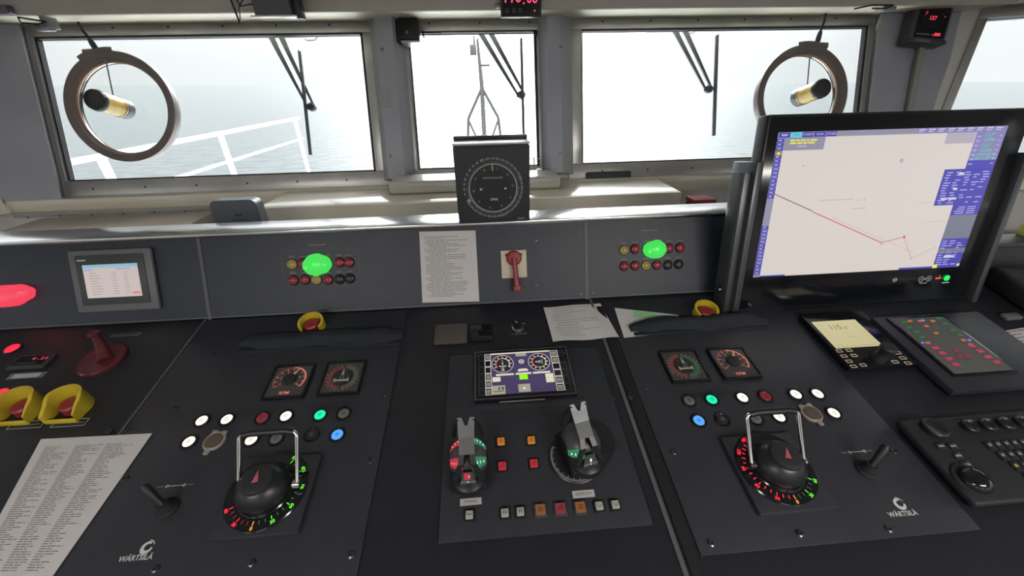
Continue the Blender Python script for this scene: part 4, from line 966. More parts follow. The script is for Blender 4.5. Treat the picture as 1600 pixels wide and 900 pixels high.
# ================================================================== RIGHT: autopilot, alarm panel, keyboard
a = d_(1325, 581); b = d_(1402, 492); cx, cy = (d_(1247, 501).x + d_(1436, 575).x) / 2, (d_(1300, 497).y + d_(1400, 578).y) / 2
t = thing('autopilot_unit', 'autopilot unit with yellow display reading 110.6 and a black knob', 'control unit', DESK.M(cx, cy, .003))
x0 = d_(1325, 581).x - cx; x1 = d_(1437, 575).x - cx; y0 = d_(1380, 578).y - cy; y1 = d_(1310, 493).y - cy
x0 = -(x1 - x0) / 2; x1 = -x0
mb = MB(); mb.box(((x0 + x1) / 2, (y0 + y1) / 2, .007), (x1 - x0, y1 - y0, .014), GLS, .003); mb.build('housing', t)
AP = Pl(DESK.O + DESK.N * .0175, DESK.X, DESK.Y)
A = AP.p(1306, 544); B = AP.p(1340, 500); Cc = AP.p(1377, 541); Dd = AP.p(1266, 502)
lx0, lx1 = (A.x + Dd.x) / 2 - cx, (Cc.x + B.x) / 2 - cx; ly0, ly1 = (A.y + Cc.y) / 2 - cy, (B.y + Dd.y) / 2 - cy
E_LCD = emi('lcd_yellow', (.56, .50, .27), 1.0); LI = emi('lcd_ink', (.15, .14, .09), 1.0); LI2 = emi('lcd_faint', (.38, .34, .19), 1.0)
mb = MB(); z = .0146; mb.quad(lx0, ly0, lx1, ly1, z, E_LCD); lw, lh = lx1 - lx0, ly1 - ly0
mb.text('110', .024, lx0 + lw * .40, ly0 + lh * .74, z + .0003, LI); mb.text('.6°', .015, lx0 + lw * .62, ly0 + lh * .71, z + .0003, LI); mb.text('110.1', .011, lx0 + lw * .55, ly0 + lh * .38, z + .0003, LI2)
for k in range(7): mb.quad(lx0 + lw * .05, ly0 + lh * (.12 + .12 * k), lx0 + lw * .2, ly0 + lh * (.13 + .12 * k), z + .0002, LI2); mb.quad(lx0 + lw * .8, ly0 + lh * (.12 + .12 * k), lx0 + lw * .95, ly0 + lh * (.13 + .12 * k), z + .0002, LI2)
for k in range(10): mb.quad(lx0 + lw * (.06 + .09 * k), ly0 + lh * .04, lx0 + lw * (.12 + .09 * k), ly0 + lh * .07, z + .0002, LI2)
mb.build('screen', t)
q = AP.p(1372, 561); mb = MB(DESK.M(q.x, q.y, .017)); mb.lathe([(.016, 0), (.015, .012), (.012, .020), (.013, .030), (.017, .036), (.017, .044), (.014, .048), (0, .049)], BLKM, 28); o = mb.build('knob', t); o.matrix_parent_inverse = t.matrix_world.inverted()
KO = emi('key_outline_lit', (.75, .55, .40), .9)
def keys(t, pl, cells, w, h, fm, off, m=BLKM, hgt=.002, fill=None):
    for (px, py) in cells:
        q = pl.p(px, py); mb = MB(DESK.M(q.x, q.y, off)); mb.box((0, 0, hgt / 2), (w, h, hgt), m if fill is None else fill, .0006)
        if fm: mb.frame(-w / 2, -h / 2, w / 2, h / 2, .0011, hgt + .0003, fm)
        o = mb.build('key', t, smooth=0); o.matrix_parent_inverse = t.matrix_world.inverted()
keys(t, AP, [(1311, 549), (1318, 557), (1326, 565), (1333, 573), (1326, 548), (1334, 556), (1348, 571)], .015, .0085, KO, .017)
keys(t, AP, [(1384, 550), (1394, 544), (1402, 552), (1410, 560), (1418, 568), (1398, 566)], .016, .0085, KO, .017)

hx0 = d_(1509, 613); 
ax0 = DESK.p(1490, 583, .028); t = None
HP = Pl(DESK.O + DESK.N * .028, DESK.X, DESK.Y)
x0, x1 = HP.p(1489, 582).x, HP.p(1583, 577).x; y0, y1 = HP.p(1540, 581).y, HP.p(1430, 497).y; cx, cy = (x0 + x1) / 2, (y0 + y1) / 2
t = thing('annunciator_unit', 'sloping alarm panel with green, orange and red illuminated keys', 'control panel', DESK.M(cx, cy, .003))
mb = MB(); mb.box((.045, -.012, .010), (x1 - x0 + .165, y1 - y0 + .060, .020), CONP, .004); mb.build('housing', t)
mb = MB(); mb.box((0, 0, .022), (x1 - x0 + .012, y1 - y0 + .012, .006), GLS, .001); mb.quad(-(x1 - x0) / 2, -(y1 - y0) / 2, (x1 - x0) / 2, (y1 - y0) / 2, .0253, mat('foil_grey', (.11, .115, .11), .5)); mb.build('face', t)
KG = emi('key_green', (.03, .22, .07), .6); KR = emi('key_red', (.55, .04, .10), .75); KOg = emi('key_orange', (.65, .17, .06), .7); KBl = emi('led_blue', (.15, .18, .9), 1.2)
def akeys(cells, m, w=.014, h=.007):
    keys(t, HP, cells, w, h, None, .0285, fill=m, hgt=.0018)
akeys([(1412, 504), (1420, 512), (1431, 519), (1441, 527)], KG); akeys([(1466, 498), (1475, 506), (1487, 516), (1499, 524)], KG)
akeys([(1421, 502), (1437, 502), (1457, 502), (1447, 510), (1462, 521), (1449, 536), (1505, 532), (1516, 539)], KOg, .011)
akeys([(1442, 501), (1441, 536), (1514, 532)], KBl, .006, .006)
akeys([(1461, 544), (1472, 552), (1482, 561), (1493, 570), (1518, 541), (1531, 549), (1543, 558), (1557, 566)], KR, .016, .009)
akeys([(1493, 548), (1500, 557), (1512, 557)], emi('key_red_dim', (.35, .03, .07), .6), .014, .009)

KP = Pl(DESK.O + DESK.N * .020, DESK.X, DESK.Y)
x0 = (KP.p(1406, 656).x + KP.p(1520, 786).x) / 2; x1 = x0 + .50; y1 = KP.p(1406, 656).y; y0 = KP.p(1520, 790).y; cx, cy = (x0 + x1) / 2, (y0 + y1) / 2
t = thing('chart_keyboard', 'black keyboard panel with knobs and small keys, right edge', 'keyboard', DESK.M(cx, cy, .003))
mb = MB(); mb.box((0, 0, .009), (x1 - x0, y1 - y0, .017), BLKM, .006, seg=3); mb.build('housing', t)
def kobj(name, mbx): o = mbx.build(name, t); o.matrix_parent_inverse = t.matrix_world.inverted(); return o
for px, py, r in ((1457, 671, .023), (1512, 668, .015), (1540, 666, .015), (1568, 664, .015), (1594, 662, .015)):
    q = KP.p(px, py); mb = MB(DESK.M(q.x, q.y, .0205)); mb.lathe([(r, 0), (r * .97, .009), (r * .85, .011), (r * .6, .008), (0, .008)], BLK, 32); kobj('knob', mb)
q = KP.p(1520, 752); mb = MB(DESK.M(q.x, q.y, .0195)); mb.lathe([(.034, 0), (.033, .004), (.027, .005)], BLKM, 36); mb.lathe([(.026, .002), (.025, .010), (.018, .019), (.008, .023), (0, .024)], GLS, 30); kobj('trackball', mb)
KY = mat('keycap', (.022, .023, .026), .4); kl = mat('key_legend', (.30, .30, .28), .6)
q0 = KP.p(1533, 694); 
for r in range(5):
    for c in range(9):
        mb = MB(DESK.M(q0.x + .012 + c * .0185 + r * .004, q0.y - .006 - r * .0215, .020)); mb.box((0, 0, .002), (.0155, .0165, .004), KY, .001); mb.quad(-.004, -.001, .002, .004, .0043, kl if (r, c) != (2, 0) else YEL); kobj('key', mb)
for k, (px, py, m) in enumerate(((1469, 698, kl), (1488, 698, kl), (1496, 713, mat('key_mark_olive', (.38, .38, .25), .6)), (1510, 727, mat('key_mark_tan', (.40, .32, .24), .6)), (1543, 761, kl))):
    q = KP.p(px, py); mb = MB(DESK.M(q.x, q.y, .020)); mb.box((0, 0, .0015), (.018, .013, .003), KY, .001); mb.quad(-.006, -.002, .006, .002, .0033, m); kobj('key', mb)
q = KP.p(1431, 654); mb = MB(DESK.M(q.x + .01, q.y - .008, .0205)); mb.quad(-.016, -.001, .016, .0012, .0002, GTX); kobj('legend', mb)
for k in range(6):
    q = KP.p(1500 + 22 * k, 658 - k); mb = MB(DESK.M(q.x, q.y, .0205)); mb.quad(-.007, -.001, .007, .0015, .0002, GTX); kobj('legend', mb)
# ================================================================== CHART MONITOR
MT = rad(9.5); Mo = Vector((.715, .905, 1.12)); MON = Pl(Mo, (1, 0, 0), (0, math.sin(MT), math.cos(MT)))
m_ = MON.p
sx0 = (m_(1222, 207).x + m_(1170, 432).x) / 2; sx1 = (m_(1580, 196).x + m_(1490, 418).x) / 2; sy1 = (m_(1222, 207).y + m_(1580, 196).y) / 2; sy0 = (m_(1170, 432).y + m_(1490, 418).y) / 2
bx0 = sx0 - .030; bx1 = sx1 + .062; byt = sy1 + .042; byb = m_(1330, 476).y
t = thing('chart_monitor', 'large chart plotter monitor in a thick black frame with blue side menus', 'monitor', MON.M(0, 0, 0))
mb = MB(); mb.box(((bx0 + bx1) / 2, (byt + byb) / 2, -.0225), (bx1 - bx0, byt - byb, .045), BLK, .005); mb.box(((bx0 + bx1) / 2, (byt + byb) / 2, -.05), ((bx1 - bx0) * .8, (byt - byb) * .72, .04), BLKM, .01); mb.build('housing', t)
mb = MB(); mb.box(((bx0 + bx1) / 2, (byt + byb) / 2, .0005), (bx1 - bx0 - .012, byt - byb - .012, .003), GLS, .001); mb.build('front_glass', t)
mb = MB(); z = .0024; ZS = .0002
CH = emi('chart_paper', (.66, .60, .56), 1.0); CB = emi('menu_blue', (.055, .045, .40), 1.0); CB2 = emi('menu_lilac', (.22, .20, .45), 1.0); CG = emi('menu_grey', (.27, .26, .36), 1.0); CL = emi('menu_text', (.42, .40, .72), 1.0); CGN = emi('menu_green', (.10, .72, .34), 1.0); CCY = emi('menu_cyan', (.10, .58, .78), 1.0); CYE = emi('menu_yellow', (.80, .76, .10), 1.0); CW = emi('menu_white', (.62, .58, .66), 1.0); CGR = emi('menu_slate', (.17, .18, .25), 1.0)
def mq(bl, tr, m, lvl=1):
    a = m_(*bl); b = m_(*tr); mb.quad(a.x, a.y, b.x, b.y, z + ZS * lvl, m)
def sq(u0, v0, u1, v1, m, lvl=1): mb.quad(sx0 + (sx1 - sx0) * u0, sy1 - (sy1 - sy0) * v1, sx0 + (sx1 - sx0) * u1, sy1 - (sy1 - sy0) * v0, z + ZS * lvl, m)
def st(txt, u, v, size, m, lvl=3, align='LEFT'): mb.text(txt, size, sx0 + (sx1 - sx0) * u, sy1 - (sy1 - sy0) * v, z + ZS * lvl, m, align=align)
sq(0, 0, 1, 1, CH, 0)
sq(0, 0, 1, .035, CG, 1); sq(0, .035, .031, 1, CG, 1)
for k, tx in enumerate(('ROUTE', 'TARGET', 'CHARTS', 'PLAN', 'OTHERS')):
    sq(.003 + k * .050, .003, .050 + k * .050, .034, CCY if k == 1 else CB, 2); 
    if k > 1: st(tx, .027 + k * .05, .018, .0075, CW, 3, 'CENTER')
    else: sq(.014 + k * .05, .012, .040 + k * .05, .024, CL if k == 0 else emi('tab_ink', (.08, .45, .62), 1), 3)
rnd = random.Random(4)
for k in range(15):
    v = .04 + k * .026
    if k == 3: sq(.004, v, .027, v + .03, mat('icon_sand', (.5, .4, .2), .6), 3); sq(.008, v + .006, .022, v + .022, CYE, 4); continue
    sq(.0, v, .030, v + .023, CB, 2); sq(.006, v + .006, .006 + rnd.uniform(.012, .02), v + .014, CL, 3)
for k in range(14):
    v = .62 + k * .026; sq(.0, v, .030, v + .023, CB, 2); sq(.006, v + .006, .006 + rnd.uniform(.010, .02), v + .014, CL, 3)
sq(.031, .035, .205, .115, CG, 2)
for v in (.048, .065):
    u = .055
    while u < .16: l = rnd.uniform(.012, .03); sq(u, v, u + l, v + .010, CYE, 3); u += l + .004
sq(.09, .088, .13, .093, CW, 3)
# top right strip of tabs
sq(.60, .0, 1, .035, CB2, 2)
for k in range(9): sq(.605 + k * .043, .006, .635 + k * .043, .013, CW, 3); sq(.605 + k * .043, .02, .628 + k * .043, .025, CW, 3)
sq(.735, .035, .865, .105, emi('chart_box', (.42, .39, .46), 1), 2)
sq(.868, .035, 1, .30, CB2, 1); sq(.868, .22, 1, .30, CB, 2)
for v, tx, u in ((.055, '113.7°', .905), (.085, '12.20kn', .905), (.125, '113.1°', .905), (.155, '12.20kn', .905), (.185, '49°57.297\' N', .900), (.210, '002°11.697\' W', .895)): st(tx, u, v, .0115 if v < .17 else .0095, CGN)
for k in range(7): sq(.875, .06 + k * .03, .892, .068 + k * .03, CL, 3); sq(.975, .06 + k * .03, .988, .066 + k * .03, CL, 3)
sq(.775, .275, 1, .525, CB, 2); sq(.868, .525, 1, .60, CB, 2); sq(.868, .60, 1, .775, CGR, 2); sq(.868, .775, 1, 1, CB, 2)
for k in range(13):
    v = .295 + k * .0175
    for u in (.785, .83, .875, .915, .955):
        if rnd.random() < .75: sq(u + rnd.uniform(0, .008), v, u + rnd.uniform(.018, .036), v + .007, CL, 3)
sq(.845, .300, .872, .318, CW, 4); sq(.842, .405, .862, .42, CW, 4); sq(.80, .472, .83, .487, CW, 4); sq(.835, .472, .872, .487, CW, 4)
for k in range(4): sq(.88 + rnd.uniform(0, .02), .54 + k * .015, .93, .546 + k * .015, CL, 3); sq(.94, .54 + k * .015, .98, .546 + k * .015, CL, 3)
for k in range(11):
    v = .79 + k * .018
    for u in (.875, .91, .95):
        if rnd.random() < .8: sq(u, v, u + rnd.uniform(.015, .032), v + .007, CL, 3)
sq(.868, .85, 1, .885, CGR, 3); sq(.905, .905, .955, .922, CW, 4); sq(.865, .972, .888, 1.0, CYE, 5); sq(.984, .972, .998, .99, CYE, 5)
sq(.70, .985, .868, 1, CB, 2); sq(.03, .99, .15, 1, CB, 2)
# plotted route
R_ = emi('route_red', (.62, .12, .16), 1.0); RD = emi('route_dark', (.20, .10, .11), 1.0); RP = emi('route_pink', (.66, .33, .36), 1.0); GG = emi('chart_faint', (.45, .40, .42), 1.0)
def ml(p, q, w, m, lvl=2): a = m_(*p); b = m_(*q); mb.line(a.x, a.y, b.x, b.y, w, z + ZS * lvl, m)
ml((1200, 299), (1269, 330), .0022, RD); ml((1269, 331), (1376, 379), .0026, R_); ml((1376, 379), (1411, 370), .002, R_); ml((1411, 370), (1422, 404), .002, RP); ml((1422, 404), (1462, 385), .0016, RP)
ml((1300, 340), (1378, 374), .0010, GG); ml((1378, 374), (1424, 394), .0010, GG)
for px, py, s in ((1269, 331, .003), (1376, 379, .0055), (1411, 370, .0042), (1422, 404, .003)): a = m_(px, py); mb.disc(a.x, a.y, s, z + ZS * 3, GG if px != 1411 else R_, 10)
a = m_(1407, 251); mb.arc(a.x, a.y, .002, .0045, 0, 2 * PI, z + ZS * 2, emi('chart_purple', (.35, .22, .45), 1), 12); ml((1410, 248), (1418, 242), .0008, GG); a = m_(1254, 259); mb.disc(a.x, a.y, .0015, z + ZS * 2, RD, 8)
ml((1279, 313), (1333, 311), .0018, GG); ml((1328, 326), (1350, 325), .0018, GG); a = m_(1341, 314); mb.arc(a.x, a.y, .003, .005, .5, 3.6, z + ZS * 2, RP, 8); a = m_(1348, 312); mb.arc(a.x, a.y, .003, .005, -1, 2, z + ZS * 2, RP, 8); ml((1430, 317), (1455, 316), .001, GG); ml((1440, 347), (1478, 345), .001, GG)
for k in range(60): 
    u, v = rnd.uniform(.06, .74), rnd.uniform(.13, .97); sq(u, v, u + rnd.uniform(.003, .012), v + .003, emi('chart_sounding', (.56, .51, .48), 1), 1)
mb.build('screen', t, smooth=0)
mb = MB(); z = .0023
a = m_(1397, 437); mb.arc(a.x, a.y, .005, .0064, 0, 2 * PI, z, WTX, 20); mb.quad(a.x - .007, a.y - .0012, a.x + .007, a.y + .0012, z + .0002, WTX)
for px, sg in ((1438, 0), (1450, 1)):
    a = m_(px, 436 if px < 1445 else 435); mb.arc(a.x, a.y, .0068, .0084, 0, 2 * PI, z, WTX, 22); mb.quad(a.x - .004, a.y - .0007, a.x + .004, a.y + .0007, z, WTX)
    if sg: mb.quad(a.x - .0007, a.y - .004, a.x + .0007, a.y + .004, z, WTX)
a = m_(1444, 435.5); mb.disc(a.x, a.y, .0022, z, WTX, 10)
a = m_(1441, 442); mb.quad(a.x - .012, a.y - .001, a.x + .012, a.y + .001, z, WTX)
a = m_(1465, 434); mb.quad(a.x - .009, a.y - .003, a.x + .009, a.y + .002, z, emi('alarm_red', (.8, .12, .05), 1)); mb.disc(a.x + .002, a.y + .007, .002, z, emi('alarm_red', (.8, .12, .05), 1), 8)
a = m_(1476, 441); mb.quad(a.x - .011, a.y - .002, a.x + .011, a.y + .0015, z, WTX)
mb.build('front_legends', t, smooth=0)
a = m_(1478, 434); mb = MB(); mb.lathe([(.0085, .001), (.0085, .0035), (.006, .0048), (0, .005)], emi('power_green', (0, .9, .12), 1.2), 20, Matrix.Translation((a.x, a.y, 0))); mb.build('power_button', t)
# bracket arms left and right
BRK = mat('bracket_grey', (.10, .105, .115), .32, .5)
for s in (-1, 1):
    X = bx0 - .012 if s < 0 else bx1 + .014
    mb = MB(); ht = byt - byb
    mb.box((X, byb + ht * .36, -.035), (.018, ht * .86, .10), BRK, .003)
    mb.box((X + s * .014, byb + ht * .34, -.005), (.028, ht * .80, .010), BRK, .002); mb.box((X + s * .026, byb + ht * .34, -.03), (.006, ht * .80, .05), BRK, .001)
    mb.lathe([(.012, 0), (.011, .008), (0, .009)], SCR, 16, Matrix.Translation((X + s * .030, byb + .06, -.03)) @ Matrix.Rotation(s * PI / 2, 4, 'Y'))
    mb.build('bracket_arm', t)
for px, py in ((1121, 450), (1148, 474), (1170, 475)):
    q = m_(px, py, .0); mb = MB(); mb.lathe([(.007, -.02), (.007, .006), (.004, .009), (0, .009)], SCR, 12, Matrix.Translation((q.x, q.y, 0))); mb.build('fixing_knob', t) if px > 1140 else mb.b.free()
# ================================================================== COMPASS REPEATER
t = thing('compass_repeater', 'square black compass repeater with a white circular scale standing on the ledge', 'compass repeater', (.0215, 1.045, 1.352))
FR = Matrix(((1, 0, 0, 0), (0, 0, -1, 0), (0, 1, 0, 0), (0, 0, 0, 1)))   # local x, y up, z towards the viewer
w, h = .200, .206
mb = MB(); mb.box((0, .045, h / 2), (w, .09, h), BLK, .004); mb.build('housing', t)
mb = MB(); mb.box((0, .055, h + .002), (w + .004, .085, .004), mat('lid_pale', (.5, .5, .48), .3), .001); mb.box((.0, .10, h + .008), (w + .006, .008, .012), BLK, .002); mb.build('lid', t)
mb = MB(FR @ Matrix.Translation((0, h / 2, 0))); mb.box((0, 0, .001), (w - .006, h - .006, .003), mat('repeater_face', (.020, .024, .030), .30), .001)
CC = (0, -.006); z = .0028; RW_ = mat('scale_white', (.62, .62, .62), .6); RG = mat('scale_grey', (.38, .35, .36), .6); RG2 = mat('scale_dim', (.20, .21, .22), .6)
mb.disc(CC[0], CC[1], .064, z, mat('repeater_inner', (.016, .018, .022), .25), 48)
mb.arc(CC[0], CC[1], .0630, .0645, 0, 2 * PI, z + .0003, RW_, 72)
for k in range(120):
    a = 2 * PI * k / 120; L_ = .0035 if k % 5 else .006
    low = math.sin(a) < .1
    mb.line(.0655 * math.cos(a), CC[1] + .0655 * math.sin(a), (.0655 + L_) * math.cos(a), CC[1] + (.0655 + L_) * math.sin(a), .0012, z + .0002, RG if low else RG2)
    if k % 5 == 0:
        a2 = a
for k in range(36):
    a = rad(90 - 10 * k); n_ = (110 + 10 * k) % 360
    if n_: mb.text(str(n_), .0078 if n_ % 90 else .0105, .0775 * math.cos(a), CC[1] + .0775 * math.sin(a), z + .0002, RG, rot=a - PI / 2, bold=.02)
for k, dgt in enumerate('1234567890'):
    a = rad(78 - 36 * k); mb.text(dgt, .0085, .053 * math.cos(a), CC[1] + .053 * math.sin(a), z + .0004, RG)
mb.disc(0, CC[1], .047, z + .0002, mat('repeater_core', (.010, .012, .016), .2), 40)
mb.quad(-.0012, CC[1] + .046, .0012, CC[1] + .064, z + .0006, mat('lubber_olive', (.50, .50, .20), .6))

for k in range(8): mb.quad(-.026 + k * .0066, .020, -.0212 + k * .0066, .0245, z + .0006, RG2)

OLV = mat('repeater_olive', (.55, .58, .40), .5)
for s in (-1, 1): mb.poly([(s * .033 - .0045, -.005, z + .0006), (s * .033 + .0045, -.005, z + .0006), (s * .033 + .0015, -.010, z + .0006), (s * .033 - .0015, -.010, z + .0006)][::-1], OLV)
mb.text('SYNC', .0085, .002, -.036, z + .0006, OLV, bold=.03)
mb.poly([(-.0735, -.040, z + .0004), (-.0615, -.040, z + .0004), (-.067, -.029, z + .0004)], RG); mb.text('C', .005, .075, -.092, z + .0006, RG2)
for k in range(5): mb.quad(.066 + k * .004, -.094, .0685 + k * .004, -.0905, z + .0003, RG)
mb.build('dial_face', t, smooth=0)

# ================================================================== LED HEADING DISPLAY (hangs from the soffit)
p0 = at(783, 27, 1.84); p1 = at(846, 26, 1.84); w = p1.x - p0.x; cx = (p0.x + p1.x) / 2
t = thing('heading_display', 'small black heading display with red digits at the top centre', 'display', (cx, 1.840, p0.z))
mb = MB(); h = .120; mb.box((0, .02, h / 2), (w, .04, h), BLK, .003); mb.build('housing', t)
mb = MB(FR); LD = emi('led_digits_red', (1, .06, .16), 1.3); mb.quad(-w * .46, .004, w * .46, h - .004, .0006, GLS)
mb.text('110', .050, -w * .22, .062, .0012, LD, shear=.12, bold=.01); mb.text('7', .024, -w * .01, .058, .0012, LD, shear=.12, bold=.02); mb.disc(.010, .044, .0035, .0012, LD, 10); mb.text('06', .044, w * .27, .058, .0012, LD, shear=.12, bold=.01)
mb.disc(w * .33, .020, .003, .0012, LD, 10)
for k in range(3): mb.arc(-w * .35 + k * w * .16, .021, .005, .0078, 0, 2 * PI, .0012, GTX, 16)
mb.build('display_face', t, smooth=0)
mb = MB(); mb.box((-w / 2 - .010, .03, .040), (.02, .02, .015), GREY, .002); mb.box((0, .02, h + .02), (.03, .02, .06), GREY, .002); mb.build('bracket', t)
# ================================================================== DARK BOX WITH CABLES ON THE SOFFIT
p0 = at(398, 24, 1.80); p1 = at(456, 22, 1.80); w = p1.x - p0.x
t = thing('control_box', 'dark box with two round knobs and cables hanging above the left window', 'control box', (p0.x + w / 2, 1.80, p0.z))
mb = MB(); mb.box((0, .045, .06), (w, .09, .12), mat('box_violet_grey', (.10, .10, .115), .5), .004); mb.box((0, .045, -.003), (w + .03, .10, .006), CRM, .001); mb.build('housing', t)
for x in (-.04, .035):
    mb = MB(FR @ Matrix.Translation((x, .085, 0))); mb.lathe([(.024, 0), (.022, .008), (.018, .012), (0, .012)], BLK, 24); mb.build('knob', t)
mb = MB(FR); mb.frame(-w * .35, .012, w * .15, .028, .001, .0005, GTX); mb.build('legend', t)
mb = MB(); mb.tube([(-w / 2, .03, .05), (-w / 2 - .03, .02, .055), (-w / 2 - .06, .03, .03), (-w / 2 - .09, .06, -.02), (-w / 2 - .10, .05, .12), (-w / 2 - .10, .05, .2)], .0035, RUB, 8); mb.tube([(-w / 2, .03, .04), (-w / 2 - .05, .02, .03), (-w / 2 - .08, .03, .09), (-w / 2 - .08, .05, .2)], .0035, RUB, 8); mb.build('cable', t)
mb = MB(); mb.box((w / 2 + .02, .03, .03), (.022, .04, .08), BLK, .003); mb.tube([(w / 2 + .02, .03, .05), (w / 2 + .08, .02, .06), (w / 2 + .14, .03, .08), (w / 2 + .16, .05, .2)], .005, RUB, 8); mb.build('cable_gland', t)
# junction box beside the centre window with its cable
q = WIN.p(640, 55); t = thing('junction_box', 'small black junction box at the top left corner of the centre window', 'junction box', WIN.M(q.x, q.y, 0))
mb = MB(); mb.box((.006, 0, .040), (.085, .080, .05), BLK, .005); mb.lathe([(.008, .065), (.007, .068), (0, .068)], GREY, 16, Matrix.Translation((.0, -.018, 0))); mb.box((-.035, -.005, .035), (.03, .09, .04), BLKM, .006); mb.build('housing', t)
mb = MB(); mb.box((.01, -.047, .03), (.078, .008, .05), FRM, .001); mb.build('bracket', t)
mb = MB(); mb.tube([(-.015, .04, .04), (-.022, .062, .042), (-.030, .088, .05), (-.032, .10, .07)], .004, RUB, 8); mb.build('cable', t)
q2 = WIN.p(838, 56); q1 = WIN.p(655, 58)
mb = MB(WIN.M(0, 0, .022)); mb.cyl((q1.x, q1.y - .001, 0), (q2.x, q2.y + .0, 0), .0022, RUB, seg=8); mb.cyl((q1.x + .10, q1.y + .007, 0), (q2.x - .02, q2.y + .007, 0), .0012, ALU, seg=8)
for x in (q1.x + .02, q2.x): mb.box((x, (q1.y + q2.y) / 2 + .006, -.012), (.006, .018, .024), RUB)
o = mb.build('blind_rail'); tag(o, 'thin dark rail along the top of the centre window', 'rail')
# ================================================================== CLEAR VIEW SCREENS
OR_ = mat('label_amber', (.95, .66, .10), .3, col2=(.85, .48, .05), nscale=30)
RNG = mat('ring_brown_grey', (.22, .185, .18), .42, .3, noise=.15, nscale=12); RNI = mat('ring_inner_copper', (.42, .27, .20), .35, .4)
def clear_view(px, py, x0px, x1px, label, sgn, top):
    q = WIN.p(px, py, .03); R_o = .220; R_i = .184
    t = thing('clear_view_screen', label, 'clear view screen', WIN.M(q.x, q.y, .0))
    mb = MB(); mb.lathe([(R_i, .010), (R_i + .004, .028), (R_i + .008, .034), (R_o - .005, .036), (R_o, .032), (R_o, .014), (R_o - .006, .010), (R_o - .008, -.01), (R_i, -.01)], RNG, 72, cap=False)
    mb.b.verts.ensure_lookup_table(); mb.lathe([(R_i + .001, .006), (R_i - .0035, .008), (R_i - .0035, .013), (R_i + .001, .016)], RNI, 72, cap=False); mb.build('ring_frame', t)
    mb = MB(); mb.lathe([(R_i + .002, -.006), (R_i + .002, -.002), (0, -.002)], GLASS, 64); mb.build('glass_disc', t)
    r = .040
    mb = MB(); mb.lathe([(r * .8, -.002), (r * 1.02, .006), (r * 1.02, .034), (r * .98, .036)], mat('motor_grey', (.14, .14, .17), .4), 32); mb.lathe([(r * 1.04, .038), (r * 1.04, .044)], RNI, 32); mb.build('motor_base', t)
    mb = MB(); mb.lathe([(r, .042), (r, .128)], OR_, 32, cap=False); mb.build('motor_label', t)
    mb = MB(); mb.lathe([(r * 1.02, .122), (r * 1.04, .130), (r * .96, .142), (r * .80, .143), (r * .78, .139), (0, .139)], mat('cap_grey', (.05, .05, .055), .4), 32); mb.build('motor_cap', t)
    mb = MB(); mb.tube([(-sgn * .018, R_i + .004, .03), (-sgn * .008, .12, .042), (0, r, .052)], .0028, GREY, 8); mb.build('support_rod', t)
    mb = MB(); mb.arc(0, 0, R_o - .03, R_o + .012, rad(75 + sgn * 10), rad(112 + sgn * 10), .038, RNG, 10); mb.box((sgn * -.03, R_o - .0, .032), (.11, .016, .018), RNG, .003, M=Matrix.Rotation(sgn * .05, 4, 'Z')); mb.build('bracket', t)
    e = WIN.M(q.x, q.y, 0).inverted() @ top; d0 = Vector((sgn * -.045, R_o + .008, .034))
    mb = MB(); m1 = d0.lerp(e, .38); mb.tube([d0, d0.lerp(e, .15), m1], [.011, .011, .008], DGR, 12); mb.tube([m1, m1.lerp(e, .5) + Vector((0, -.002, .004)), e], .005, RUB, 8); mb.build('cable', t)
clear_view(188, 168, 0, 0, 'round clear view screen with amber motor label in the left front window', 1, Vector((at(133, 33, 2.0).x, 1.965, 1.945)))
clear_view(1254, 150, 0, 0, 'round clear view screen with amber motor label behind the monitor, right front window', -1, Vector((at(1283, 15, 2.0).x, 1.965, 1.945)))
# ================================================================== WIPERS (outside the glass)
OUTP = -.11
def wiper(arm_a, arm_b, hub, b0, b1, label, hubr=.020):
    A = WIN.p(*arm_a, OUTP); B = WIN.p(*arm_b, OUTP); H = WIN.p(*hub, OUTP); P = WIN.p(*b0, OUTP); Q = WIN.p(*b1, OUTP)
    t = thing('window_wiper', label, 'wiper', WIN.M(H.x, H.y, OUTP)); a = A - H; b = B - H; p = P - H; q = Q - H
    if True:
        up = .10
        for nm, s, off in (('arm', a, Vector((-.018, 0))), ('arm', b, Vector((.008, .012)))):
            d = (s - off).normalized(); e = s + d * up; mb = MB(); n = Vector((-d.y, d.x)); 
            mb.prism([(off.x - n.x * .005, off.y - n.y * .005), (e.x - n.x * .014, e.y - n.y * .014), (e.x + n.x * .014, e.y + n.y * .014), (off.x + n.x * .005, off.y + n.y * .005)], -.006, .002, mat('wiper_grey', (.12, .13, .14), .5)); mb.build(nm, t)
    mb = MB(); mb.lathe([(hubr, -.012), (hubr, .004), (hubr * .6, .010), (0, .010)], mat('wiper_hub', (.05, .055, .07), .5), 8); mb.box((-.01, 0, 0), (.03, .022, .012), RUB, .002); mb.build('hub', t)
    mb = MB(); d = (q - p); M = Matrix.Translation((p.x, p.y, 0)) @ Matrix.Rotation(math.atan2(d.y, d.x), 4, 'Z'); mb.box((d.length / 2, 0, .010), (d.length, .012, .014), mat('wiper_rubber', (.04, .045, .06), .5), .002, M=M); mb.box((d.length / 2, 0, .020), (d.length, .005, .012), RUB, .001, M=M); mb.build('blade', t)
wiper((422, 55), (438, 55), (487, 167), (470, 82), (487, 243), 'wiper with twin arms outside the left front window')
wiper((750, 50), (766, 50), (815, 148), (814, 62), (818, 216), 'wiper with twin arms outside the centre window')
wiper((1053, 44), (1069, 44), (1108, 139), (1118, 57), (1113, 213), 'wiper with twin arms outside the right front window')
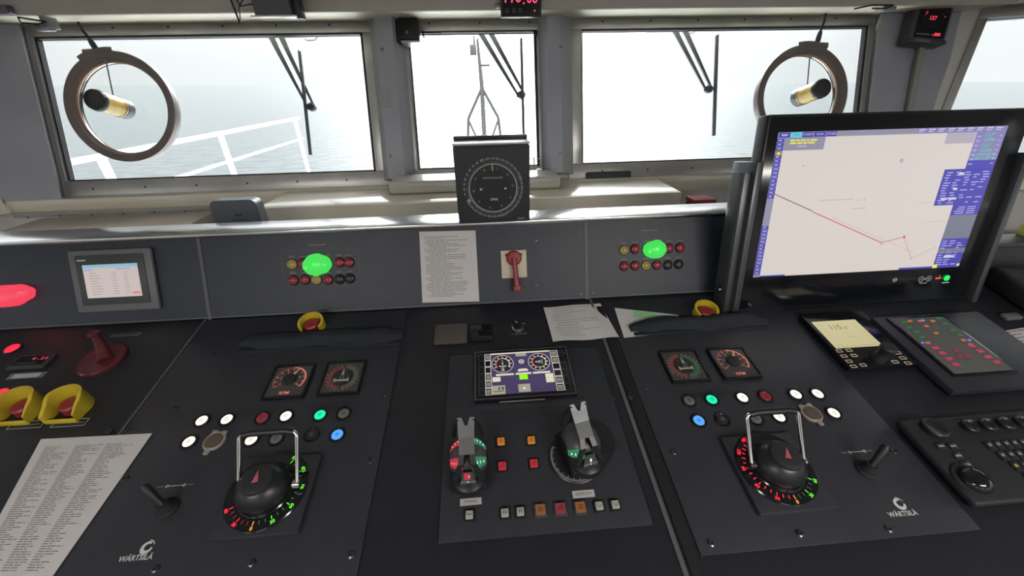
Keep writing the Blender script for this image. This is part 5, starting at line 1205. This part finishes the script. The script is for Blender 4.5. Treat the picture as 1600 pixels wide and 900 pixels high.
for px, py, lb in ((440, 57, 'left'), (1046, 46, 'right')):
    q = WIN.p(px, py, OUTP); t = thing('wiper_motor_housing', 'pale housing of the %s wiper just below the top frame, outside the glass' % lb, 'housing', WIN.M(q.x, q.y, OUTP - .03))
    mb = MB(); mb.box((0, .022, 0), (.19, .05, .04), DECKW, .008); mb.build('housing', t)
    mb = MB(); mb.tube([(.07, .01, 0), (.10, -.006, 0), (.135, -.004, 0), (.15, .012, 0), (.15, .04, 0)], .003, GREY, 6); mb.build('cable', t)
# ================================================================== PILLAR INSTRUMENT with red digits (right corner)
X4 = Vector((.10, -.02, 0)); Pb = Vector((1.845, 1.80, 1.285)); Pr = Vector((2.085, 1.775, 1.285)); Pt = Vector((1.845, 2.01, 1.985))
PP = Pl(Pb, Pr - Pb, (Pt - Pb) - (Pr - Pb).normalized() * (Pt - Pb).dot((Pr - Pb).normalized()))
PP = Pl(Pb + PP.N * .0, Pr - Pb, PP.Y + PP.X * .12) if False else PP
q = PP.p(1438, 43); t = thing('pillar_indicator', 'black framed indicator with red digits on the right corner pillar', 'display', PP.M(q.x, q.y, .0, rot=-.10) @ Matrix.Scale(1.08, 4))
w, h = .150, .160
mb = MB(); mb.box((0, 0, .022), (w, h, .044), mat('indicator_grey', (.075, .08, .085), .45), .004); mb.box((0, -h / 2 + .008, .048), (w, .016, .010), DGR, .002); mb.build('housing', t)
mb = MB(); mb.box((.004, .004, .0455), (w * .80, h * .78, .003), GLS, .001); z = .0475; LD2 = emi('led_red_soft', (1, .05, .10), 1.1)
mb.arc(0, .018, .036, .0375, 0, 2 * PI, z, mat('ring_dim_red', (.10, .03, .035), .5), 30); mb.text('127', .020, 0, .015, z, LD2, shear=.1, bold=.02); mb.text('7', .018, -.030, .030, z, LD2, shear=.1); mb.text('-.888', .017, .030, -.044, z, LD2, bold=.03, shear=.1)
mb.disc(.047, .024, .0022, z, LD2, 8); mb.quad(.044, .044, .052, .046, z, GTX); mb.quad(-.05, -.049, .005, -.043, z, GTX); mb.build('display_face', t, smooth=0)
mb = MB(); mb.quad(-.05, -h / 2 + .004, .01, -h / 2 + .013, .0535, GTX); mb.build('legend', t)
a = PP.p(1436, 82); b = PP.p(1432, 200)
mb = MB(PP.M(0, 0, 0)); mb.prism([(a.x - .012, a.y + .03), (a.x + .012, a.y + .03), (a.x + .006, 0), (a.x - .018, 0)], .0, .014, mat('conduit_beige', (.34, .33, .30), .5)); o = mb.build('cable_cover', smooth=0); tag(o, 'beige cable cover running down the right corner pillar', 'cable cover')
q = PP.p(1373, 37); mb = MB(PP.M(q.x, q.y, 0)); mb.prism([(-.012, -.03), (.02, -.03), (.012, .02), (-.002, .02)], 0, .008, mat('bracket_beige', (.36, .35, .31), .5)); o = mb.build('bracket_plate'); tag(o, 'small beige bracket near the top of the right corner pillar', 'bracket')
# blind brackets near the ceiling corners
for pts, lb in (([(28, 27), (72, 34), (60, 38), (33, 36), (28, 27)], 'left'), ([(1335, 14), (1362, 8), (1396, 8), (1385, 13), (1363, 13)], 'right')):
    W3 = [at(px, py, 1.86) for px, py in pts]; c = W3[0].copy(); t = thing('wire_bracket', 'bent wire bracket above the %s end of the windows' % lb, 'bracket', c)
    mb = MB(); mb.tube([p - c for p in W3], .003, RUB, 8); mb.build('wire', t)
    mb = MB(); c2 = W3[2] - c; mb.box((c2.x, c2.y + .02, c2.z - .012), (.05, .03, .016), GREY, .003); mb.box((c2.x, c2.y + .05, c2.z + .035), (.02, .05, .09), GREY, .002); mb.build('clamp', t)
p = at(6, 16, 1.87); mb = MB(Matrix.Translation(p)); mb.box((0, 0, 0), (.07, .05, .028), mat('violet_grey', (.13, .12, .16), .5), .006); o = mb.build('ceiling_fitting'); tag(o, 'small dark fitting on the overhead fascia at the top left corner', 'fitting')
# ================================================================== THINGS BEHIND THE LEDGE
# long cream box on the sill
q = (.0)
mb = MB(); mb.box((-.04, 1.66, 1.10), (1.68, .30, .385), CRM, .003); o = mb.build('sill_cabinet'); tag(o, 'long low cream cabinet under the centre window, bright top', 'cabinet')
# padded pad on it
a = atz(608, 305, 1.294); b = atz(880, 300, 1.294)
mb = MB(Matrix.Translation(((a.x + b.x) / 2, (a.y + 1.80) / 2, 1.320))); mb.box((0, 0, 0), (b.x - a.x, 1.80 - a.y, .052), mat('crinkled_pad', (.62, .62, .56), .28, bump=.9, bscale=70), .016, seg=4); o = mb.build('padded_cushion', smooth=70); tag(o, 'crinkled pale cushion pad on the cabinet behind the compass repeater', 'cushion')
# steel shelf to the left, behind the ledge
zs = at(150, 336, 1.762).z; xl = atz(52, 345, zs).x; xr = atz(306, 345, zs).x; xm = (xl + xr) / 2; xw = xr - xl
mb = MB(); mb.box((xm, 1.50, zs - .02), (xw, .50, .04), mat('steel_pink_reflection', (.80, .70, .66), .25, .5, noise=.06, nscale=6), .003); mb.box((xm, 1.50, zs / 2 - .02), (xw - .02, .48, zs - .04), GREY); o = mb.build('steel_cabinet'); tag(o, 'polished steel topped cabinet behind the left end of the ledge', 'cabinet')  # pinkish reflection put into the base colour of the steel top
mb = MB(); mb.box((-1.46, 1.769, (zs + 1.245) / 2), (1.16, .012, 1.245 - zs), mat('apron_beige', (.42, .41, .38), .45), .002)
for k in range(9): mb.lathe([(.004, 0), (.003, .002), (0, .002)], SCR, 8, Matrix.Translation((-1.98 + k * .13, 1.762, 1.225)) @ Matrix.Rotation(PI / 2, 4, 'X'))
o = mb.build('trim_6'); o['kind'] = 'structure'
# rounded grey case
p0 = at(343, 345, 1.32); p1 = at(414, 342, 1.32); pt = at(378, 310, 1.32); w = p1.x - p0.x
t = thing('chair_back', 'rounded dark grey plastic back of a seat standing behind the ledge', 'chair', ((p0.x + p1.x) / 2, 1.32, .45))
mb = MB(); hh = pt.z - .45; n = 8; rr = .022; pr = [(-w / 2, 0), (w / 2, 0)] + [(w / 2 - rr + rr * math.cos(rad(90 * k / n)), hh - rr + rr * math.sin(rad(90 * k / n))) for k in range(n + 1)] + [(-w / 2 + rr - rr * math.sin(rad(90 * k / n)), hh - rr + rr * math.cos(rad(90 * k / n))) for k in range(n + 1)]
mb.prism(pr, -.02, .02, mat('blue_grey_plastic', (.115, .13, .155), .4), M=FR); mb.build('back_shell', t)
mb = MB(FR); zf = .0203; mb.quad(-.006, hh - .054, .018, hh - .046, zf, mat('case_legend', (.05, .055, .07), .5)); mb.quad(-.02, hh - .068, .03, hh - .064, zf, mat('case_legend', (.05, .055, .07), .5)); mb.build('legend', t)
mb = MB(); mb.box((0, -.08, -.02), (w * .9, .12, .06), BLKM, .015); mb.build('seat', t)
mb = MB(); mb.cyl((0, -.08, -.43), (0, -.08, -.03), .03, GREY); mb.lathe([(.055, -.45), (.05, -.43), (.03, -.42), (0, -.42)], GREY, 24, Matrix.Translation((0, -.08, 0))); mb.build('pedestal', t)
# dark box right of the steel shelf
p0 = at(310, 348, 1.25); mb = MB(Matrix.Translation((p0.x + .032, 1.27, .62))); mb.box((0, 0, 0), (.062, .08, 1.215), mat('navy_box', (.03, .035, .05), .5), .004); o = mb.build('equipment_case'); tag(o, 'dark navy case beside the grey seat back behind the ledge', 'case')
# red and black thing right of the cabinet
p0 = at(1093, 314, 1.62); t = thing('small_bag', 'small red and black bag behind the ledge right of the cream cabinet', 'bag', (p0.x, 1.60, p0.z - .08))
mb = MB(); mb.box((0, 0, .04), (.11, .09, .09), BLKM, .015); mb.build('body', t)
mb = MB(); mb.box((-.01, -.005, .092), (.10, .085, .024), mat('red_fabric', (.30, .03, .04), .7), .008); mb.build('flap', t)
mb = MB(Matrix.Translation((p0.x, 1.63, (p0.z - .085) / 2))); mb.box((.03, 0, 0), (.26, .28, p0.z - .085), WHT, .003); o = mb.build('low_cabinet'); tag(o, 'low white cabinet behind the ledge near the monitor, carrying the red bag', 'cabinet')
# dark strip on the right window's lower frame
p0 = WIN.p(915, 279); p1 = WIN.p(984, 277); mb = MB(WIN.M((p0.x + p1.x) / 2, (p0.y + p1.y) / 2 + .012, .012)); mb.box((0, 0, 0), (p1.x - p0.x, .034, .022), mat('slate_cloth', (.07, .08, .10), .7, bump=.4, bscale=100), .008, seg=3); o = mb.build('folded_cloth'); tag(o, 'dark slate folded cloth tucked at the lower frame of the right window', 'cloth')
# chrome catch at the centre window
q = WIN.p(838, 262); t = thing('window_catch', 'small chrome catch at the lower right corner of the centre window', 'catch', WIN.M(q.x, q.y, 0))
mb = MB(); mb.box((0, -.008, .012), (.05, .008, .024), CHR, .001); mb.build('base', t)
for x in (-.012, .018):
    mb = MB(); mb.cyl((x, -.008, .02), (x, .045, .02), .003, CHR, seg=10); mb.build('post', t)
mb = MB(); mb.cyl((-.04, .038, .02), (.024, .038, .02), .002, CHR, seg=8); mb.build('bar', t)
# yellow green case and black knob on the side console
p0 = at(1596, 401, 1.06); t = thing('yellow_case', 'yellow green case on the side console ledge at the right photo edge', 'case', (p0.x + .03, 1.06, 1.219))
mb = MB(); mb.box((0, 0, .0 + (p0.z - 1.219 + .022) / 2 if p0.z > 1.21 else .02), (.11, .07, .04), mat('yellow_green', (.42, .44, .10), .5), .004); mb.build('body', t)
p = DESK.p(1590, 452); t = thing('black_case', 'slanted matte black case on the side console at the right photo edge', 'case', DESK.M(p.x + .06, p.y - .045, .001, rot=-.1))
mb = MB(); mb.box((0, .0, .03), (.30, .15, .06), BLKM, .012, seg=3); mb.build('body', t)
p = DESK.p(1577, 497); mb = MB(DESK.M(p.x, p.y, 0)); mb.box((0, 0, .006), (.05, .022, .012), mat('latch_grey', (.14, .14, .15), .4), .004); o = mb.build('latch'); tag(o, 'small grey latch on the side console between the black case and the paper', 'latch')
# round speaker grille panel left edge and screws on mullions
for px, py in ((597, 77), (610, 244), (876, 73), (876, 238)):
    q = WIN.p(px, py, .075); mb = MB(WIN.M(q.x, q.y, .0755)); mb.lathe([(.007, 0), (.006, .003), (0, .004)], GREY, 14); o = mb.build('trim_7'); o['kind'] = 'structure'
q = WIN.p(602, 152, .075); mb = MB(WIN.M(q.x, q.y, .0755)); mb.box((0, 0, .001), (.045, .085, .002), mat('tape_pale', (.36, .36, .37), .4)); o = mb.build('label_tape'); tag(o, 'pale blank tape on the mullion left of the centre window', 'label')
